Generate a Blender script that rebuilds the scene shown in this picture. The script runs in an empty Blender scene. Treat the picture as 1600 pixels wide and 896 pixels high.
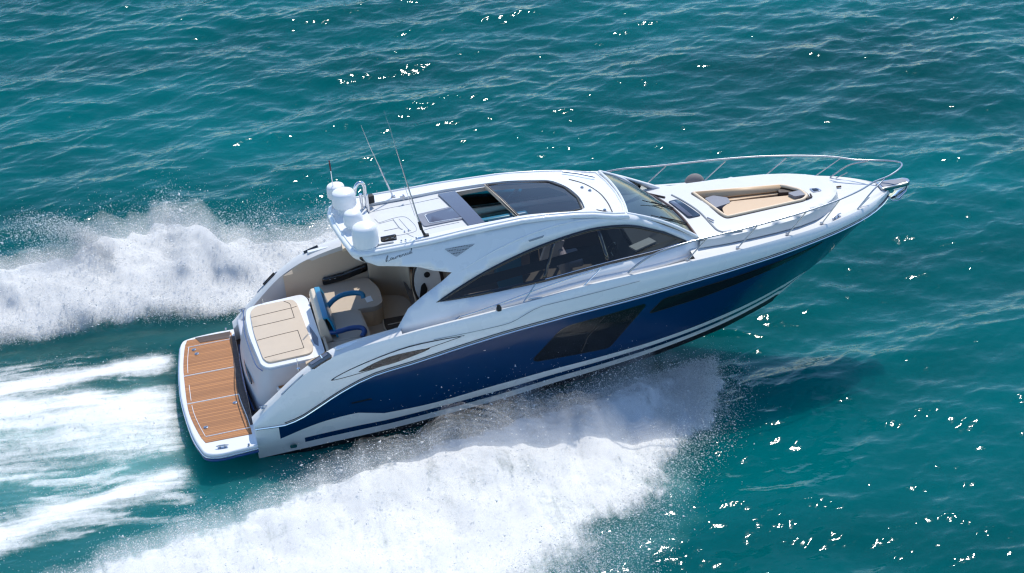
import bpy, bmesh, math, random
import numpy as np
from mathutils import Vector, Matrix, Euler
from mathutils.geometry import delaunay_2d_cdt

random.seed(7)
RNG = np.random.default_rng(11)
S = bpy.context.scene
COL = S.collection
R = math.radians

# ------------------------------------------------------------------ camera
CAM_LOC = Vector((-0.5155, -32.1465, 20.5155))
TH, PHI, ROLL = 0.513357623, -0.223003399, -0.00745666489
TAU, HEEL = 0.0765338327, -0.00447607550
fw = Vector((-math.sin(PHI)*math.cos(TH), math.cos(PHI)*math.cos(TH), -math.sin(TH)))
rt = Vector((math.cos(PHI), math.sin(PHI), 0.0))
up = rt.cross(fw)
rt2 = math.cos(ROLL)*rt + math.sin(ROLL)*up
up2 = -math.sin(ROLL)*rt + math.cos(ROLL)*up
cd = bpy.data.cameras.new('camera')
cam = bpy.data.objects.new('camera', cd)
COL.objects.link(cam)
m3 = Matrix((rt2, up2, -fw)).transposed()
cam.matrix_world = Matrix.Translation(CAM_LOC) @ m3.to_4x4()
cd.sensor_width = 36.0
cd.lens = 36.0*3007.36586/1600.0
cd.clip_start = 0.5
cd.clip_end = 30000.0
S.camera = cam

# ------------------------------------------------------------------ light
SUN_DIR = Vector((0.31, 0.58, 1.0)).normalized()       # towards the sun
w = bpy.data.worlds.new('World')
S.world = w
w.use_nodes = True
nt = w.node_tree
nt.nodes.clear()
sky = nt.nodes.new('ShaderNodeTexSky')
sky.sky_type = 'NISHITA'
sky.sun_disc = False
sky.sun_elevation = math.asin(SUN_DIR.z)
sky.sun_rotation = math.atan2(SUN_DIR.x, SUN_DIR.y)
sky.air_density = 1.0
sky.dust_density = 0.0
sky.ozone_density = 4.0
bg = nt.nodes.new('ShaderNodeBackground')
bg.inputs['Strength'].default_value = 0.15
wo = nt.nodes.new('ShaderNodeOutputWorld')
nt.links.new(sky.outputs[0], bg.inputs[0])
nt.links.new(bg.outputs[0], wo.inputs[0])
sl = bpy.data.lights.new('sun', 'SUN')
sl.energy = 2.8
sl.angle = R(0.53)
sl.color = (1.0, 0.95, 0.86)
so = bpy.data.objects.new('sun', sl)
COL.objects.link(so)
so.rotation_euler = (-SUN_DIR).to_track_quat('-Z', 'Y').to_euler()
so.location = SUN_DIR*60
vs = S.view_settings
vs.view_transform = 'Standard'
vs.look = 'None'
vs.exposure = 0.50
vs.gamma = 1.0
vs.use_curve_mapping = False
S.render.engine = 'CYCLES'
cy = S.cycles
cy.use_denoising = True
cy.max_bounces = 10
cy.transparent_max_bounces = 24
cy.glossy_bounces = 4
cy.transmission_bounces = 6
cy.caustics_reflective = False
cy.caustics_refractive = False
cy.use_adaptive_sampling = True
cy.adaptive_threshold = 0.012
cy.blur_glossy = .5
cy.sample_clamp_indirect = 1.5
cy.sample_clamp_direct = 60.0
cy.diffuse_bounces = 6
S.cycles.filter_width = 1.3

# ------------------------------------------------------------------ materials
def mat(name, col, rough=0.5, metal=0.0, coat=0.0, spec=0.5, var=0.0, vscale=3.0, bump=0.0, bscale=60.0, rvar=0.0):
    m = bpy.data.materials.new(name)
    m.use_nodes = True
    n = m.node_tree
    p = n.nodes['Principled BSDF']
    p.inputs['Base Color'].default_value = (*col, 1)
    p.inputs['Roughness'].default_value = rough
    p.inputs['Metallic'].default_value = metal
    p.inputs['Coat Weight'].default_value = coat
    p.inputs['Coat Roughness'].default_value = 0.04
    p.inputs['Specular IOR Level'].default_value = spec
    tc = n.nodes.new('ShaderNodeTexCoord')
    if var > 0 or rvar > 0:
        t = n.nodes.new('ShaderNodeTexNoise')
        t.inputs['Scale'].default_value = vscale
        t.inputs['Detail'].default_value = 6
        n.links.new(tc.outputs['Object'], t.inputs['Vector'])
        if var > 0:
            mr = n.nodes.new('ShaderNodeMapRange')
            mr.inputs['To Min'].default_value = 1-var
            mr.inputs['To Max'].default_value = 1+var
            n.links.new(t.outputs['Fac'], mr.inputs['Value'])
            mx = n.nodes.new('ShaderNodeMix')
            mx.data_type = 'RGBA'
            mx.blend_type = 'MULTIPLY'
            mx.inputs['Factor'].default_value = 1
            mx.inputs['A'].default_value = (*col, 1)
            n.links.new(mr.outputs[0], mx.inputs['B'])
            n.links.new(mx.outputs['Result'], p.inputs['Base Color'])
        if rvar > 0:
            mr2 = n.nodes.new('ShaderNodeMapRange')
            mr2.inputs['From Min'].default_value = .35
            mr2.inputs['From Max'].default_value = .65
            mr2.inputs['To Min'].default_value = max(0.02, rough-rvar)
            mr2.inputs['To Max'].default_value = rough+rvar
            n.links.new(t.outputs['Fac'], mr2.inputs['Value'])
            n.links.new(mr2.outputs[0], p.inputs['Roughness'])
    if bump > 0:
        t2 = n.nodes.new('ShaderNodeTexNoise')
        t2.inputs['Scale'].default_value = bscale
        t2.inputs['Detail'].default_value = 3
        n.links.new(tc.outputs['Object'], t2.inputs['Vector'])
        b = n.nodes.new('ShaderNodeBump')
        b.inputs['Strength'].default_value = bump
        b.inputs['Distance'].default_value = 0.01
        n.links.new(t2.outputs['Fac'], b.inputs['Height'])
        n.links.new(b.outputs[0], p.inputs['Normal'])
    return m

def glass(name, tint, rough=0.02, ior=1.5, body=0.0, bodycol=(0.02, 0.02, 0.025)):
    m = bpy.data.materials.new(name)
    m.use_nodes = True
    n = m.node_tree
    n.nodes.clear()
    out = n.nodes.new('ShaderNodeOutputMaterial')
    tr = n.nodes.new('ShaderNodeBsdfTransparent')
    tr.inputs[0].default_value = (*tint, 1)
    gl = n.nodes.new('ShaderNodeBsdfGlossy')
    gl.inputs['Roughness'].default_value = rough
    fr = n.nodes.new('ShaderNodeFresnel')
    fr.inputs['IOR'].default_value = ior
    df = n.nodes.new('ShaderNodeBsdfDiffuse')
    df.inputs[0].default_value = (*bodycol, 1)
    m0 = n.nodes.new('ShaderNodeMixShader')
    m0.inputs[0].default_value = body
    n.links.new(tr.outputs[0], m0.inputs[1])
    n.links.new(df.outputs[0], m0.inputs[2])
    m1 = n.nodes.new('ShaderNodeMixShader')
    n.links.new(fr.outputs[0], m1.inputs[0])
    n.links.new(m0.outputs[0], m1.inputs[1])
    n.links.new(gl.outputs[0], m1.inputs[2])
    n.links.new(m1.outputs[0], out.inputs[0])
    return m

def teak_mat(name, col, pitch=0.055):
    m = bpy.data.materials.new(name)
    m.use_nodes = True
    n = m.node_tree
    p = n.nodes['Principled BSDF']
    p.inputs['Roughness'].default_value = 0.55
    tc = n.nodes.new('ShaderNodeTexCoord')
    sp = n.nodes.new('ShaderNodeSeparateXYZ')
    n.links.new(tc.outputs['Object'], sp.inputs[0])
    dv = n.nodes.new('ShaderNodeMath'); dv.operation = 'DIVIDE'
    dv.inputs[1].default_value = pitch
    n.links.new(sp.outputs['Y'], dv.inputs[0])
    frc = n.nodes.new('ShaderNodeMath'); frc.operation = 'FRACT'
    n.links.new(dv.outputs[0], frc.inputs[0])
    flo = n.nodes.new('ShaderNodeMath'); flo.operation = 'FLOOR'
    n.links.new(dv.outputs[0], flo.inputs[0])
    wn = n.nodes.new('ShaderNodeTexWhiteNoise'); wn.noise_dimensions = '1D'
    n.links.new(flo.outputs[0], wn.inputs['W'])
    lt = n.nodes.new('ShaderNodeMath'); lt.operation = 'LESS_THAN'
    lt.inputs[1].default_value = 0.13
    n.links.new(frc.outputs[0], lt.inputs[0])
    mp = n.nodes.new('ShaderNodeMapping')
    mp.inputs['Scale'].default_value = (3, 60, 10)
    n.links.new(tc.outputs['Object'], mp.inputs[0])
    gr = n.nodes.new('ShaderNodeTexNoise')
    gr.inputs['Scale'].default_value = 1.0
    gr.inputs['Detail'].default_value = 5
    n.links.new(mp.outputs[0], gr.inputs['Vector'])
    ad = n.nodes.new('ShaderNodeMath'); ad.operation = 'ADD'
    n.links.new(wn.outputs['Value'], ad.inputs[0])
    n.links.new(gr.outputs['Fac'], ad.inputs[1])
    cr = n.nodes.new('ShaderNodeValToRGB')
    cr.color_ramp.elements[0].position = 0.2
    cr.color_ramp.elements[0].color = (col[0]*.72, col[1]*.68, col[2]*.62, 1)
    cr.color_ramp.elements[1].position = 1.0
    cr.color_ramp.elements[1].color = (col[0]*1.18, col[1]*1.18, col[2]*1.2, 1)
    hv = n.nodes.new('ShaderNodeMath'); hv.operation = 'MULTIPLY'
    hv.inputs[1].default_value = 0.62
    n.links.new(ad.outputs[0], hv.inputs[0])
    n.links.new(hv.outputs[0], cr.inputs[0])
    mx = n.nodes.new('ShaderNodeMix'); mx.data_type = 'RGBA'
    n.links.new(lt.outputs[0], mx.inputs['Factor'])
    n.links.new(cr.outputs[0], mx.inputs['A'])
    mx.inputs['B'].default_value = (col[0]*.30, col[1]*.26, col[2]*.22, 1)
    n.links.new(mx.outputs['Result'], p.inputs['Base Color'])
    return m

def mesh_vent_mat():
    m = bpy.data.materials.new('perforated_grey')
    m.use_nodes = True
    n = m.node_tree
    p = n.nodes['Principled BSDF']
    tc = n.nodes.new('ShaderNodeTexCoord')
    v = n.nodes.new('ShaderNodeTexVoronoi')
    v.inputs['Scale'].default_value = 34
    v.inputs['Randomness'].default_value = 0.0
    n.links.new(tc.outputs['Object'], v.inputs['Vector'])
    cr = n.nodes.new('ShaderNodeValToRGB')
    cr.color_ramp.elements[0].position = .25
    cr.color_ramp.elements[0].color = (.04, .045, .05, 1)
    cr.color_ramp.elements[1].position = .45
    cr.color_ramp.elements[1].color = (.42, .43, .44, 1)
    n.links.new(v.outputs['Distance'], cr.inputs[0])
    n.links.new(cr.outputs[0], p.inputs['Base Color'])
    p.inputs['Roughness'].default_value = .5
    return m

M = dict(
    white=mat('white_gelcoat', (.78, .785, .78), .28, coat=.2, var=.02, vscale=1.5, rvar=.06),
    deck=mat('white_nonskid_deck', (.64, .64, .63), .5, var=.03, vscale=4, bump=.12, bscale=220),
    cream=mat('cream_liner', (.69, .58, .45), .45, var=.05, vscale=4),
    grayliner=mat('cool_grey_liner', (.50, .51, .55), .45, var=.05, vscale=4),
    navy=mat('navy_gelcoat', (.001, .030, .098), .12, coat=.10, spec=.3, var=.05, vscale=1.2),
    bottom=mat('black_antifouling', (.008, .009, .014), .45, var=.2, vscale=3),
    black=mat('black_gloss', (.006, .006, .008), .08, coat=.5),
    rubber=mat('black_rubber', (.012, .012, .013), .6),
    chrome=mat('polished_steel', (.72, .73, .75), .12, metal=1.0, rvar=.04),
    steel_dark=mat('shaded_steel', (.45, .46, .48), .22, metal=1.0),  # steel darkened in its colour to stand in for dark reflections
    beige=mat('beige_vinyl', (.58, .47, .35), .5, var=.05, vscale=5, bump=.10, bscale=160),
    beige_d=mat('taupe_vinyl', (.49, .40, .31), .55, var=.05, vscale=5, bump=.10, bscale=160),
    tan=mat('tan_vinyl', (.62, .43, .26), .5, var=.05, vscale=5, bump=.10, bscale=160),
    tan_l=mat('pale_tan_piping', (.76, .60, .42), .5, var=.04, vscale=5),
    greypad=mat('slate_vinyl', (.20, .21, .25), .55, var=.08, vscale=5, bump=.1, bscale=160),
    brown=mat('dark_brown_trim', (.055, .038, .032), .5, var=.15, vscale=5),
    blue=mat('blue_vinyl', (.004, .20, .36), .35, coat=.3, var=.06, vscale=5),
    bluedeep=mat('deep_blue_vinyl', (.004, .05, .20), .3, coat=.3, var=.06, vscale=5),
    seam=mat('dark_seam', (.03, .028, .026), .7),
    dome=mat('white_radome', (.82, .82, .82), .33, var=.02, vscale=6),
    interior=mat('dark_interior', (.09, .075, .068), .6, var=.2, vscale=3),
    interior_l=mat('grey_interior', (.32, .30, .28), .6, var=.1, vscale=3),
    dash=mat('slate_dashboard', (.05, .06, .075), .5, var=.2, vscale=4),
    wood=mat('varnished_wood', (.10, .045, .02), .3, coat=.4, var=.3, vscale=8),
    greyglass=mat('grey_sliding_panel', (.085, .08, .10), .10, coat=.7),
    frame=mat('bronze_frame', (.10, .055, .04), .3, metal=.3),
    ftan=mat('fender_cover', (.20, .185, .18), .8, var=.1, vscale=12),
    pin=mat('grey_pinstripe', (.30, .32, .33), .4),
    red=mat('dark_red_cap', (.10, .02, .03), .4),
)
M['teak'] = teak_mat('teak_planking', (.42, .175, .050))
M['teakshade'] = teak_mat('teak_painted_shade', (.085, .05, .036), .05)  # teak with cast shadow put into its colour
M['g_side'] = glass('tinted_side_glass', (.46, .44, .43), body=.05, bodycol=(.03, .03, .033))
M['g_wind'] = glass('windshield_glass', (.55, .68, .74), ior=1.6, body=.05, bodycol=(.16, .28, .36))
M['g_roof'] = glass('tinted_roof_glass', (.74, .71, .80), ior=1.5, body=.05, bodycol=(.10, .09, .12))
M['g_clear'] = glass('clear_glass', (.86, .92, .92))
M['g_hull'] = glass('black_hull_glass', (.10, .10, .11), ior=1.5, body=.8, bodycol=(.010, .012, .016))
M['vent'] = mesh_vent_mat()

# ------------------------------------------------------------------ mesh helpers
class MB:
    def __init__(s):
        s.v = []; s.f = []; s.m = []
    def add(s, verts, faces, mi=0):
        o = len(s.v)
        s.v += [tuple(map(float, p)) for p in verts]
        for k, f in enumerate(faces):
            s.f.append(tuple(i+o for i in f))
            s.m.append(mi[k] if isinstance(mi, (list, tuple)) else mi)
        return s
    def box(s, c, d, rz=0, ry=0, rx=0, mi=0):
        e = Euler((rx, ry, rz)).to_matrix()
        vs_ = []
        for sx in (-1, 1):
            for sy in (-1, 1):
                for sz in (-1, 1):
                    vs_.append(Vector(c) + e @ Vector((sx*d[0]/2, sy*d[1]/2, sz*d[2]/2)))
        return s.add(vs_, [(0, 1, 3, 2), (4, 6, 7, 5), (0, 4, 5, 1), (2, 3, 7, 6), (0, 2, 6, 4), (1, 5, 7, 3)], mi)
    def tube(s, path, r, n=10, closed=False, cap=True, mi=0):
        P = [Vector(p) for p in path]
        N = len(P)
        rr = r if isinstance(r, (list, tuple)) else [r]*N
        rings = []
        a = None
        for i in range(N):
            if closed:
                t = (P[(i+1) % N]-P[i-1]).normalized()
            else:
                t = (P[min(i+1, N-1)]-P[max(i-1, 0)]).normalized()
            if a is None:
                a = t.orthogonal().normalized()
            else:
                a = (a - t*a.dot(t))
                a = a.normalized() if a.length > 1e-6 else t.orthogonal().normalized()
            b = t.cross(a)
            rings.append([P[i] + rr[i]*(math.cos(2*math.pi*k/n)*a + math.sin(2*math.pi*k/n)*b) for k in range(n)])
        vs_ = [p for rg in rings for p in rg]
        fs = []
        L = N if closed else N-1
        for i in range(L):
            j = (i+1) % N
            for k in range(n):
                k2 = (k+1) % n
                fs.append((i*n+k, i*n+k2, j*n+k2, j*n+k))
        if cap and not closed:
            fs.append(tuple(range(n-1, -1, -1)))
            fs.append(tuple((N-1)*n+k for k in range(n)))
        return s.add(vs_, fs, mi)
    def lathe(s, prof, c=(0, 0, 0), n=32, mi=0, sx=1, sy=1):
        vs_ = []; fs = []
        for r, z in prof:
            for k in range(n):
                an = 2*math.pi*k/n
                vs_.append((c[0]+r*sx*math.cos(an), c[1]+r*sy*math.sin(an), c[2]+z))
        for i in range(len(prof)-1):
            for k in range(n):
                k2 = (k+1) % n
                fs.append((i*n+k, i*n+k2, (i+1)*n+k2, (i+1)*n+k))
        fs.append(tuple(range(n-1, -1, -1)))
        fs.append(tuple((len(prof)-1)*n+k for k in range(n)))
        return s.add(vs_, fs, mi)
    def loft(s, rows, mi=0, closed=False):
        """rows of equal length; mi may be a list with one entry per row strip"""
        n = len(rows[0])
        vs_ = [p for r_ in rows for p in r_]
        fs = []; ms = []
        for i in range(len(rows)-1):
            for k in range(n if closed else n-1):
                k2 = (k+1) % n
                fs.append((i*n+k, i*n+k2, (i+1)*n+k2, (i+1)*n+k))
                ms.append(mi[i] if isinstance(mi, (list, tuple)) else mi)
        return s.add(vs_, fs, ms)
    def prism(s, poly, zt, zb, mi=0):
        """poly of (x, y); zt, zb numbers or functions of (x, y): a solid with flat-ish top and bottom"""
        ft = zt if callable(zt) else (lambda x, y: zt)
        fb = zb if callable(zb) else (lambda x, y: zb)
        n = len(poly)
        vs_ = [(x, y, ft(x, y)) for x, y in poly] + [(x, y, fb(x, y)) for x, y in poly]
        fs = [(i, (i+1) % n, n+(i+1) % n, n+i) for i in range(n)]
        s.add(vs_, fs, mi)
        t = cdt(poly, [], 0.25)
        s.add([(x, y, ft(x, y)) for x, y in t[0]], t[1], mi)
        s.add([(x, y, fb(x, y)) for x, y in t[0]], [f[::-1] for f in t[1]], mi)
        return s
    def build(s, name, mats, parent=None, smooth=35, bevel=0, solid=0, soff=-1, sub=0, weld=True):
        me = bpy.data.meshes.new(name)
        me.from_pydata(s.v, [], s.f)
        mats = mats if isinstance(mats, (list, tuple)) else [mats]
        for m_ in mats:
            me.materials.append(m_)
        me.polygons.foreach_set('material_index', s.m)
        bm = bmesh.new()
        bm.from_mesh(me)
        if weld:
            bmesh.ops.remove_doubles(bm, verts=bm.verts, dist=0.0004)
            bmesh.ops.dissolve_degenerate(bm, edges=bm.edges, dist=0.0002)
        bmesh.ops.recalc_face_normals(bm, faces=bm.faces)
        bm.to_mesh(me)
        bm.free()
        me.polygons.foreach_set('use_smooth', [smooth > 0]*len(me.polygons))
        if smooth > 0:
            me.set_sharp_from_angle(angle=R(smooth))
        o = bpy.data.objects.new(name, me)
        COL.objects.link(o)
        if parent:
            o.parent = parent
        if solid:
            md = o.modifiers.new('solid', 'SOLIDIFY')
            md.thickness = solid
            md.offset = soff
        if bevel:
            md = o.modifiers.new('bevel', 'BEVEL')
            md.width = bevel
            md.segments = 3
            md.limit_method = 'ANGLE'
            md.angle_limit = R(40)
            md.harden_normals = False
        if sub:
            md = o.modifiers.new('sub', 'SUBSURF')
            md.levels = sub; md.render_levels = sub
        return o

def inpoly(x, y, P):
    c = False
    n = len(P)
    j = n-1
    for i in range(n):
        xi, yi = P[i]; xj, yj = P[j]
        if (yi > y) != (yj > y) and x < (xj-xi)*(y-yi)/(yj-yi)+xi:
            c = not c
        j = i
    return c

def cdt(outer, holes, h):
    """triangulate a polygon with holes, with inner grid points h apart: (points, triangles)"""
    pts = []; eds = []
    loops = [outer]+list(holes)
    for L in loops:
        o = len(pts)
        n = len(L)
        for i in range(n):
            a = L[i]; b = L[(i+1) % n]
            d = math.dist(a, b)
            k = max(1, int(round(d/h)))
            for q in range(k):
                pts.append((a[0]+(b[0]-a[0])*q/k, a[1]+(b[1]-a[1])*q/k))
        m_ = len(pts)-o
        eds += [(o+i, o+(i+1) % m_) for i in range(m_)]
    bp = np.array(pts)
    x0, y0 = bp.min(0); x1, y1 = bp.max(0)
    for gx in np.arange(x0+h/2, x1, h):
        for gy in np.arange(y0+h/2, y1, h):
            if inpoly(gx, gy, outer) and not any(inpoly(gx, gy, H) for H in holes):
                if ((bp-[gx, gy])**2).sum(1).min() > (h*.45)**2:
                    pts.append((gx, gy))
    r_ = delaunay_2d_cdt([Vector(p) for p in pts], eds, [], 0, 1e-6)
    V = [(p.x, p.y) for p in r_[0]]
    T = []
    for f in r_[2]:
        cx = sum(V[i][0] for i in f)/len(f); cyy = sum(V[i][1] for i in f)/len(f)
        if inpoly(cx, cyy, outer) and not any(inpoly(cx, cyy, H) for H in holes):
            T.append(tuple(f))
    return V, T

def fillet(P, r, n=5):
    """round the corners of a closed polygon; r a number or one per corner"""
    out = []
    N = len(P)
    for i in range(N):
        p = Vector(P[i]); a = Vector(P[i-1]); b = Vector(P[(i+1) % N])
        rr = r[i] if isinstance(r, (list, tuple)) else r
        if rr <= 0:
            out.append(tuple(p)); continue
        d1 = (a-p); d2 = (b-p)
        q = min(rr, d1.length*.45, d2.length*.45)
        s_ = p+d1.normalized()*q; e = p+d2.normalized()*q
        for k in range(n+1):
            t = k/n
            out.append(tuple((1-t)**2*s_+2*t*(1-t)*p+t*t*e))
    return out

def cat(P, n=6, closed=False):
    """Catmull-Rom through points"""
    P = [np.array(p, float) for p in P]
    N = len(P)
    out = []
    for i in range(N if closed else N-1):
        p1 = P[i]; p2 = P[(i+1) % N]
        p0 = P[i-1] if (closed or i > 0) else 2*p1-p2
        p3 = P[(i+2) % N] if (closed or i+2 < N) else 2*p2-p1
        for k in range(n):
            t = k/n
            out.append(tuple(.5*((2*p1)+(-p0+p2)*t+(2*p0-5*p1+4*p2-p3)*t*t+(-p0+3*p1-3*p2+p3)*t**3)))
    if not closed:
        out.append(tuple(P[-1]))
    return out

def inset(P, d):
    """move a closed polygon's outline inwards by d"""
    N = len(P)
    ar = sum(P[i][0]*P[(i+1) % N][1]-P[(i+1) % N][0]*P[i][1] for i in range(N))
    sg = 1 if ar > 0 else -1
    out = []
    for i in range(N):
        a = Vector(P[i-1]); p = Vector(P[i]); b = Vector(P[(i+1) % N])
        t1 = (p-a).normalized(); t2 = (b-p).normalized()
        n1 = Vector((-t1.y, t1.x))*sg; n2 = Vector((-t2.y, t2.x))*sg
        nn = n1+n2
        if nn.length < 1e-6:
            nn = n1
        nn.normalize()
        c = max(.5, nn.dot(n1))
        q = p+nn*(d/c)
        out.append((q.x, q.y))
    return out

def pch(xs, ys):
    xs = np.array(xs, float); ys = np.array(ys, float)
    h = np.diff(xs); d = np.diff(ys)/h
    m_ = np.zeros(len(xs)); m_[0] = d[0]; m_[-1] = d[-1]
    for i in range(1, len(xs)-1):
        if d[i-1]*d[i] > 0:
            w1 = 2*h[i]+h[i-1]; w2 = h[i]+2*h[i-1]
            m_[i] = (w1+w2)/(w1/d[i-1]+w2/d[i])
    def F(x):
        x = np.clip(x, xs[0], xs[-1])
        i = np.clip(np.searchsorted(xs, x)-1, 0, len(h)-1)
        t = (x-xs[i])/h[i]; a = h[i]
        return (1+2*t)*(1-t)**2*ys[i]+t*(1-t)**2*a*m_[i]+t*t*(3-2*t)*ys[i+1]+t*t*(t-1)*a*m_[i+1]
    return F

# ------------------------------------------------------------------ the sea
def ss_(a, b, x):
    t = np.clip((x-a)/(b-a), 0, 1)
    return t*t*(3-2*t)
def vnoise(x, y, seed):
    r_ = np.random.default_rng(seed)
    tab = r_.random((256, 256)).astype(np.float32)
    xi = np.floor(x).astype(int); yi = np.floor(y).astype(int)
    fx = x-xi; fy = y-yi
    fx = fx*fx*fx*(fx*(fx*6-15)+10); fy = fy*fy*fy*(fy*(fy*6-15)+10)
    a = tab[xi & 255, yi & 255]; b = tab[(xi+1) & 255, yi & 255]
    c = tab[xi & 255, (yi+1) & 255]; d = tab[(xi+1) & 255, (yi+1) & 255]
    return (a*(1-fx)+b*fx)*(1-fy)+(c*(1-fx)+d*fx)*fy
def fbm(x, y, seed, oct_=5, gain=.5):
    s_ = 0; a = 1; t = 0
    for o in range(oct_):
        s_ = s_+a*vnoise(x*2**o+17.3*o, y*2**o-9.1*o, seed+o)
        t += a; a *= gain
    return s_/t
WR = np.random.default_rng(5)
NW = 210
lam = np.exp(WR.uniform(np.log(.13), np.log(9.0), NW))
# direction of travel: mostly towards -y (towards the camera), spread
dirs = R(-78)+WR.normal(0, .55, NW)*(1-.25*(lam > 4))
ph = WR.uniform(0, 2*np.pi, NW)
kk = 2*np.pi/lam
slope = .0152*np.where(lam > 4, .55, 1.0)*np.where(lam < 1.2, 1.12, 1.0)*np.where((lam > .9) & (lam < 4), 1.15, 1.0)*WR.uniform(.6, 1.4, NW)
amp = slope/kk
def waves(x, y, cell):
    """height and horizontal shift of the sea at points (x, y); cell = the local grid spacing"""
    x = x.astype(np.float32); y = y.astype(np.float32)
    z = np.zeros_like(x); dx = np.zeros_like(x); dy = np.zeros_like(x)
    gm = np.float32(.55)+np.float32(.9)*fbm(x*.13, y*.13, 301, 3).astype(np.float32)   # gusts: patches of rougher water
    for i in range(NW):
        cx = np.float32(kk[i]*math.cos(dirs[i])); cy_ = np.float32(kk[i]*math.sin(dirs[i]))
        fade = np.clip((lam[i]/cell-2.0)/1.5, 0, 1).astype(np.float32)
        p = cx*x+cy_*y+np.float32(ph[i])
        a = np.float32(amp[i])*fade*(gm if lam[i] < 2.5 else 1)
        z += a*np.cos(p)
        s_ = a*np.sin(p)*np.float32(.85)
        dx -= s_*np.float32(math.cos(dirs[i])); dy -= s_*np.float32(math.sin(dirs[i]))
    return z, dx, dy

# ---- where the wake is: cover (0..1), height (m) and aeration of the water, over world x, y
def lerp1(x, xs, ys):
    return np.interp(x, xs, ys)
def wake(x, y):
    wob = (fbm(x*.7, y*.7, 40, 4)-.5)
    # starboard sheet, thrown from the chine
    yi = lerp1(x, [-8, -4, -2, 0, 2.5, 4.9, 6.4, 9.3, 10.7], [-6.9, -5.7, -5.0, -4.2, -3.25, -2.45, -2.0, -1.50, -1.15])
    yo = lerp1(x, [-8, 3, 6.5, 7.6, 8.3, 9.3, 10.1, 10.6, 11], [-10, -9.6, -7.6, -6.2, -5.0, -3.6, -2.5, -1.9, -1.3])
    yi = yi+wob*.35
    yo = yo+wob*1.5+(fbm(x*1.9, y*1.9, 47, 4)-.5)*1.6
    sa = np.clip((yi-y)/np.maximum(.2, yi-yo), -1, 2)
    front = ss_(11.0, 10.1, x+(fbm(x*2, y*2, 61, 4)-.5)*1.0)
    covA = ss_(-.03, .13, sa)*(1-ss_(.62, 1.05, sa))*front
    HA = lerp1(x, [-8, -3, 2, 5, 8, 9.8, 10.6], [.30, .38, .58, .72, .70, .46, .34])
    prA = np.interp(sa, [-.05, 0, .08, .2, .4, .7, 1.0], [0, .45, .9, 1.0, .62, .28, .05])
    hA = HA*prA*front
    # port sheet
    yi = lerp1(x, [-8, -4, -1, 2, 5, 9, 10.5], [3.3, 3.35, 3.4, 3.2, 2.5, 1.7, 1.3])+wob*.5
    yo = lerp1(x, [-8, -4, -2, 0, 2, 4, 7, 10, 10.8], [5.7, 5.6, 5.6, 6.1, 6.0, 5.3, 4.4, 2.8, 1.6])+wob*1.6
    sb = np.clip((y-yi)/np.maximum(.2, yo-yi), -1, 2)
    frontB = ss_(10.9, 10.0, x)
    covB = ss_(-.06, .16, sb)*(1-ss_(.90, 1.16, sb))*frontB
    HB = lerp1(x, [-8, -3, -1.4, 0, 2, 4, 8, 10.5], [.55, .72, 1.05, 1.15, 1.05, .82, .58, .42])
    prB = np.interp(sb, [-.05, 0, .15, .40, .65, .85, .98, 1.12], [0, .12, .36, .62, .88, 1.0, .85, .15])
    hB = HB*prB*frontB
    # stern wake: churned tongue and two thin ridges
    back = ss_(.35, -.25, x)
    w_ = lerp1(x, [-8, -3, 0], [1.95, 1.6, 1.2])
    c_ = lerp1(x, [-8, -3, 0], [-.05, -.2, -.2])
    stk = fbm(x*.55+3, y*3.4, 130, 5, .6)                 # long streaks drawn out along the track
    sc = (y-c_)/w_+wob*.7
    covC = (1-ss_(.55, 1.12, np.abs(sc)))*back*np.interp(sc, [-1, -.45, .1, .55, 1], [.75, .62, .95, 1.15, 1.1])
    covC = covC*np.clip(.45+1.45*stk, 0, 1.3)
    hC = .20*np.exp(-((sc-.4)/.5)**2)*back*ss_(.3, -1.5, x)
    def ridge(xs, ys, wd, ht):
        c2 = lerp1(x, xs, ys)+wob*.35
        wd = wd*(.75+.9*fbm(x*.8, y*.2, 141, 3))*lerp1(x, [-8, -3, .3], [1.7, 1.25, .7])
        q = np.exp(-((y-c2)/wd)**2)*np.clip(.3+1.9*stk, 0, 1.3)
        return q*back, ht*q*back
    c1, h1 = ridge([-8, -3.3, -1.4, .3], [1.1, 1.45, 1.78, 1.92], .26, .05)
    c3, h3 = ridge([-8, -3.3, -1.6, .2], [-4.1, -3.25, -2.75, -2.2], .38, .09)
    loose = .75*ss_(.48, .66, stk)*back*ss_(3.6, 2.4, np.abs(y+.6))   # loose flecks between the ridges
    covC = np.maximum(covC, loose)
    return covA, hA, covB, hB, np.maximum.reduce([covC*.80, c1*.84, c3*.86]), np.maximum.reduce([hC, h1, h3]), sa, sb, sc

def axis(lo, hi, d, far, grow):
    a = list(np.arange(lo, hi+1e-6, d))
    s_ = d; x = hi
    while x < far:
        s_ *= grow; x += s_; a.append(x)
    s_ = d; x = lo; b = []
    while x > -far:
        s_ *= grow; x -= s_; b.append(x)
    return np.array(b[::-1]+a)
gx = axis(-6.0, 29.0, .040, 9000, 1.075)
gy = axis(-9.5, 26.5, .044, 9000, 1.075)
cxs = np.gradient(gx); cys = np.gradient(gy)
X, Yg = np.meshgrid(gx, gy, indexing='ij')
CELL = np.maximum(*np.meshgrid(cxs, cys, indexing='ij'))
Zw, DX, DY = waves(X, Yg, CELL)
cA, hA, cB, hB, cC, hC, sA, sB, sC = wake(X, Yg)
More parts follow.
